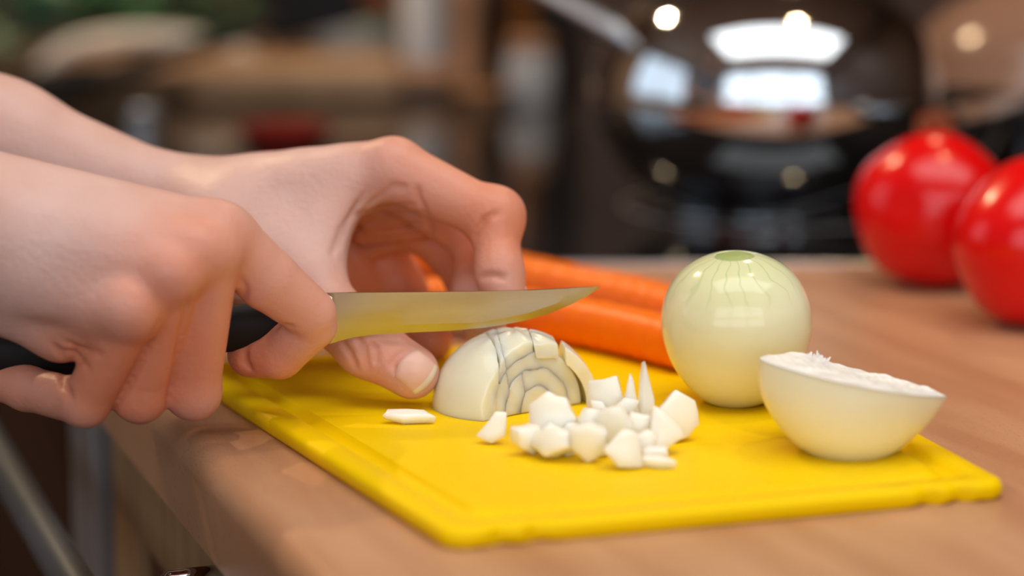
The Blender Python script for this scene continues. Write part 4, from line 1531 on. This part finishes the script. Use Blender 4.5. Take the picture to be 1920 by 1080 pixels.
def leaf(bm, base, d, l_, w_, droop=.3):
    d = Vector(d).normalized()
    s = d.cross(Vector((0, 0, 1)))
    if s.length < .01:
        s = Vector((1, 0, 0))
    s.normalize()
    n_ = s.cross(d)
    rows = []
    for i in range(6):
        t_ = i / 5
        wd = w_ * sin(pi * min(.97, t_ * .9 + .08))
        c = Vector(base) + d * l_ * t_ - Vector((0, 0, droop * l_ * t_ * t_))
        rows.append([bm.verts.new(c + s * wd * k - n_ * .15 * wd * abs(k) * -1) for k in (-1, -.5, 0, .5, 1)])
    for a, b in zip(rows, rows[1:]):
        for k in range(4):
            bm.faces.new((a[k], a[k + 1], b[k + 1], b[k]))


for i in range(18):
    a = rnd.uniform(0, 2 * pi)
    bm = bmesh.new()
    leaf(bm, (.02 * cos(a), .02 * sin(a), .036 + rnd.uniform(0, .03)), (cos(a), sin(a), rnd.uniform(.3, 1.2)), rnd.uniform(.04, .06), rnd.uniform(.010, .016))
    obj('leaf', bm, m_leaf if i % 3 else m_leaf2, fp)
bm = bmesh.new()
tube(bm, [(.01, -.02, .035), (.02, -.03, .07)], .002, 8)
obj('stem', bm, m_leaf, fp)
for i in range(10):
    a = 2 * pi * i / 10
    bm = bmesh.new()
    leaf(bm, (.026, -.03, .080), (cos(a), sin(a), .25 if i % 2 else -.3), .026, .010, .2)
    obj('petal', bm, m_red, fp)
# herb planter on the far left
hb_ = thing('herb_planter', 'leafy green herbs in a long brown planter at the far left back', 'plant', stand(250, 2.62))
bm = bmesh.new()
box(bm, (0, 0, .013), (.40, .09, .026), None, .006)
obj('trough', bm, m_brownwood, hb_, sharp=40)
for i in range(150):
    x_ = rnd.uniform(-.19, .19)
    bm = bmesh.new()
    a = rnd.uniform(0, 2 * pi)
    leaf(bm, (x_, rnd.uniform(-.045, .02), .024 + rnd.uniform(0, .06)), (cos(a), sin(a) - .4, rnd.uniform(.0, .9)), rnd.uniform(.035, .055), rnd.uniform(.012, .018))
    obj('leaf', bm, m_leaf2 if (x_ < -.06 and i % 3) else m_leaf, hb_)


def bottle(name, px, Y, r_, h_, m, label, cat, neck=.4, capm=None, group=None):
    b = thing(name, label, cat, stand(px, Y), 0, group)
    prof = [(0, 0), (r_ * .9, 0), (r_, .004), (r_, h_ * .62), (r_ * .9, h_ * .72), (r_ * neck, h_ * .82), (r_ * neck, h_ * .94), (0, h_ * .94)]
    obj('body', lathe(bmesh.new(), prof, 40), m, b, sharp=50)
    obj('cap', lathe(bmesh.new(), [(r_ * neck * 1.1, h_ * .92), (r_ * neck * 1.1, h_), (0, h_)], 32), capm or m_black, b, sharp=50)
    return b


bottle('white_bottle', 800, 2.30, .0245, .24, m_white, 'tall white plastic bottle standing at the back of the counter', 'bottle', .5)
pm = thing('pepper_mill', 'turned brown wooden pepper mill right of the white bottle', 'pepper mill', stand(874, 2.24))
obj('body', lathe(bmesh.new(), [(0, 0), (.018, 0), (.019, .006), (.015, .03), (.0125, .06), (.015, .09), (.017, .105), (.012, .108)], 36), m_brownwood, pm)
obj('head', lathe(bmesh.new(), [(.012, .108), (.017, .112), (.019, .125), (.014, .138), (.005, .142), (0, .148)], 36), m_brownwood, pm)
bottle('dark_bottle', 922, 2.34, .018, .20, m_darkglass, 'slim very dark bottle between the mill and the amber bottle', 'bottle')
bottle('amber_bottle', 968, 2.42, .021, .20, m_amber, 'amber brown glass bottle behind the pale jar', 'bottle')
bottle('black_bottle', 1044, 2.20, .020, .22, m_black, 'black bottle nearest the kettle at the back of the counter', 'bottle')
jr = thing('storage_jar', 'small pale grey jar in front of the amber bottle', 'jar', stand(992, 2.14))
obj('body', lathe(bmesh.new(), [(0, 0), (.020, 0), (.022, .003), (.022, .040), (.019, .046), (.019, .050), (0, .050)], 40), m_greyp, jr, sharp=50)
obj('lid', lathe(bmesh.new(), [(.0205, .049), (.0205, .060), (.018, .062), (0, .062)], 40), m_brownwood, jr, sharp=50)
# low terracotta dish by the mill
td = thing('spice_dish', 'low reddish brown dish in front of the pepper mill', 'dish', stand(898, 2.12))
obj('dish', lathe(bmesh.new(), [(0, 0), (.018, 0), (.026, .014), (.0275, .016), (.025, .016), (.016, .004), (0, .004)], 40), m_brownwood, td, sharp=60)
# near the hob: red bowl, steel tumbler
rb_ = thing('red_bowl', 'dark red bowl on the hob edge, seen above the back of the hand', 'bowl', stand(535, 1.74)[:2] + (KZ,))
obj('bowl', lathe(bmesh.new(), [(0, 0), (.020, 0), (.022, .003), (.034, .020), (.036, .024), (.0335, .024), (.02, .006), (0, .005)], 48), m_darkred, rb_, sharp=60)
tb = thing('steel_tumbler', 'grey steel tumbler beside the left forearm', 'cup', stand(270, 1.78)[:2] + (KZ,))
obj('cup', lathe(bmesh.new(), [(0, 0), (.0105, 0), (.0125, .030), (.0130, .032), (.0118, .031), (.010, .004), (0, .004)], 40), m_alu, tb, sharp=60)
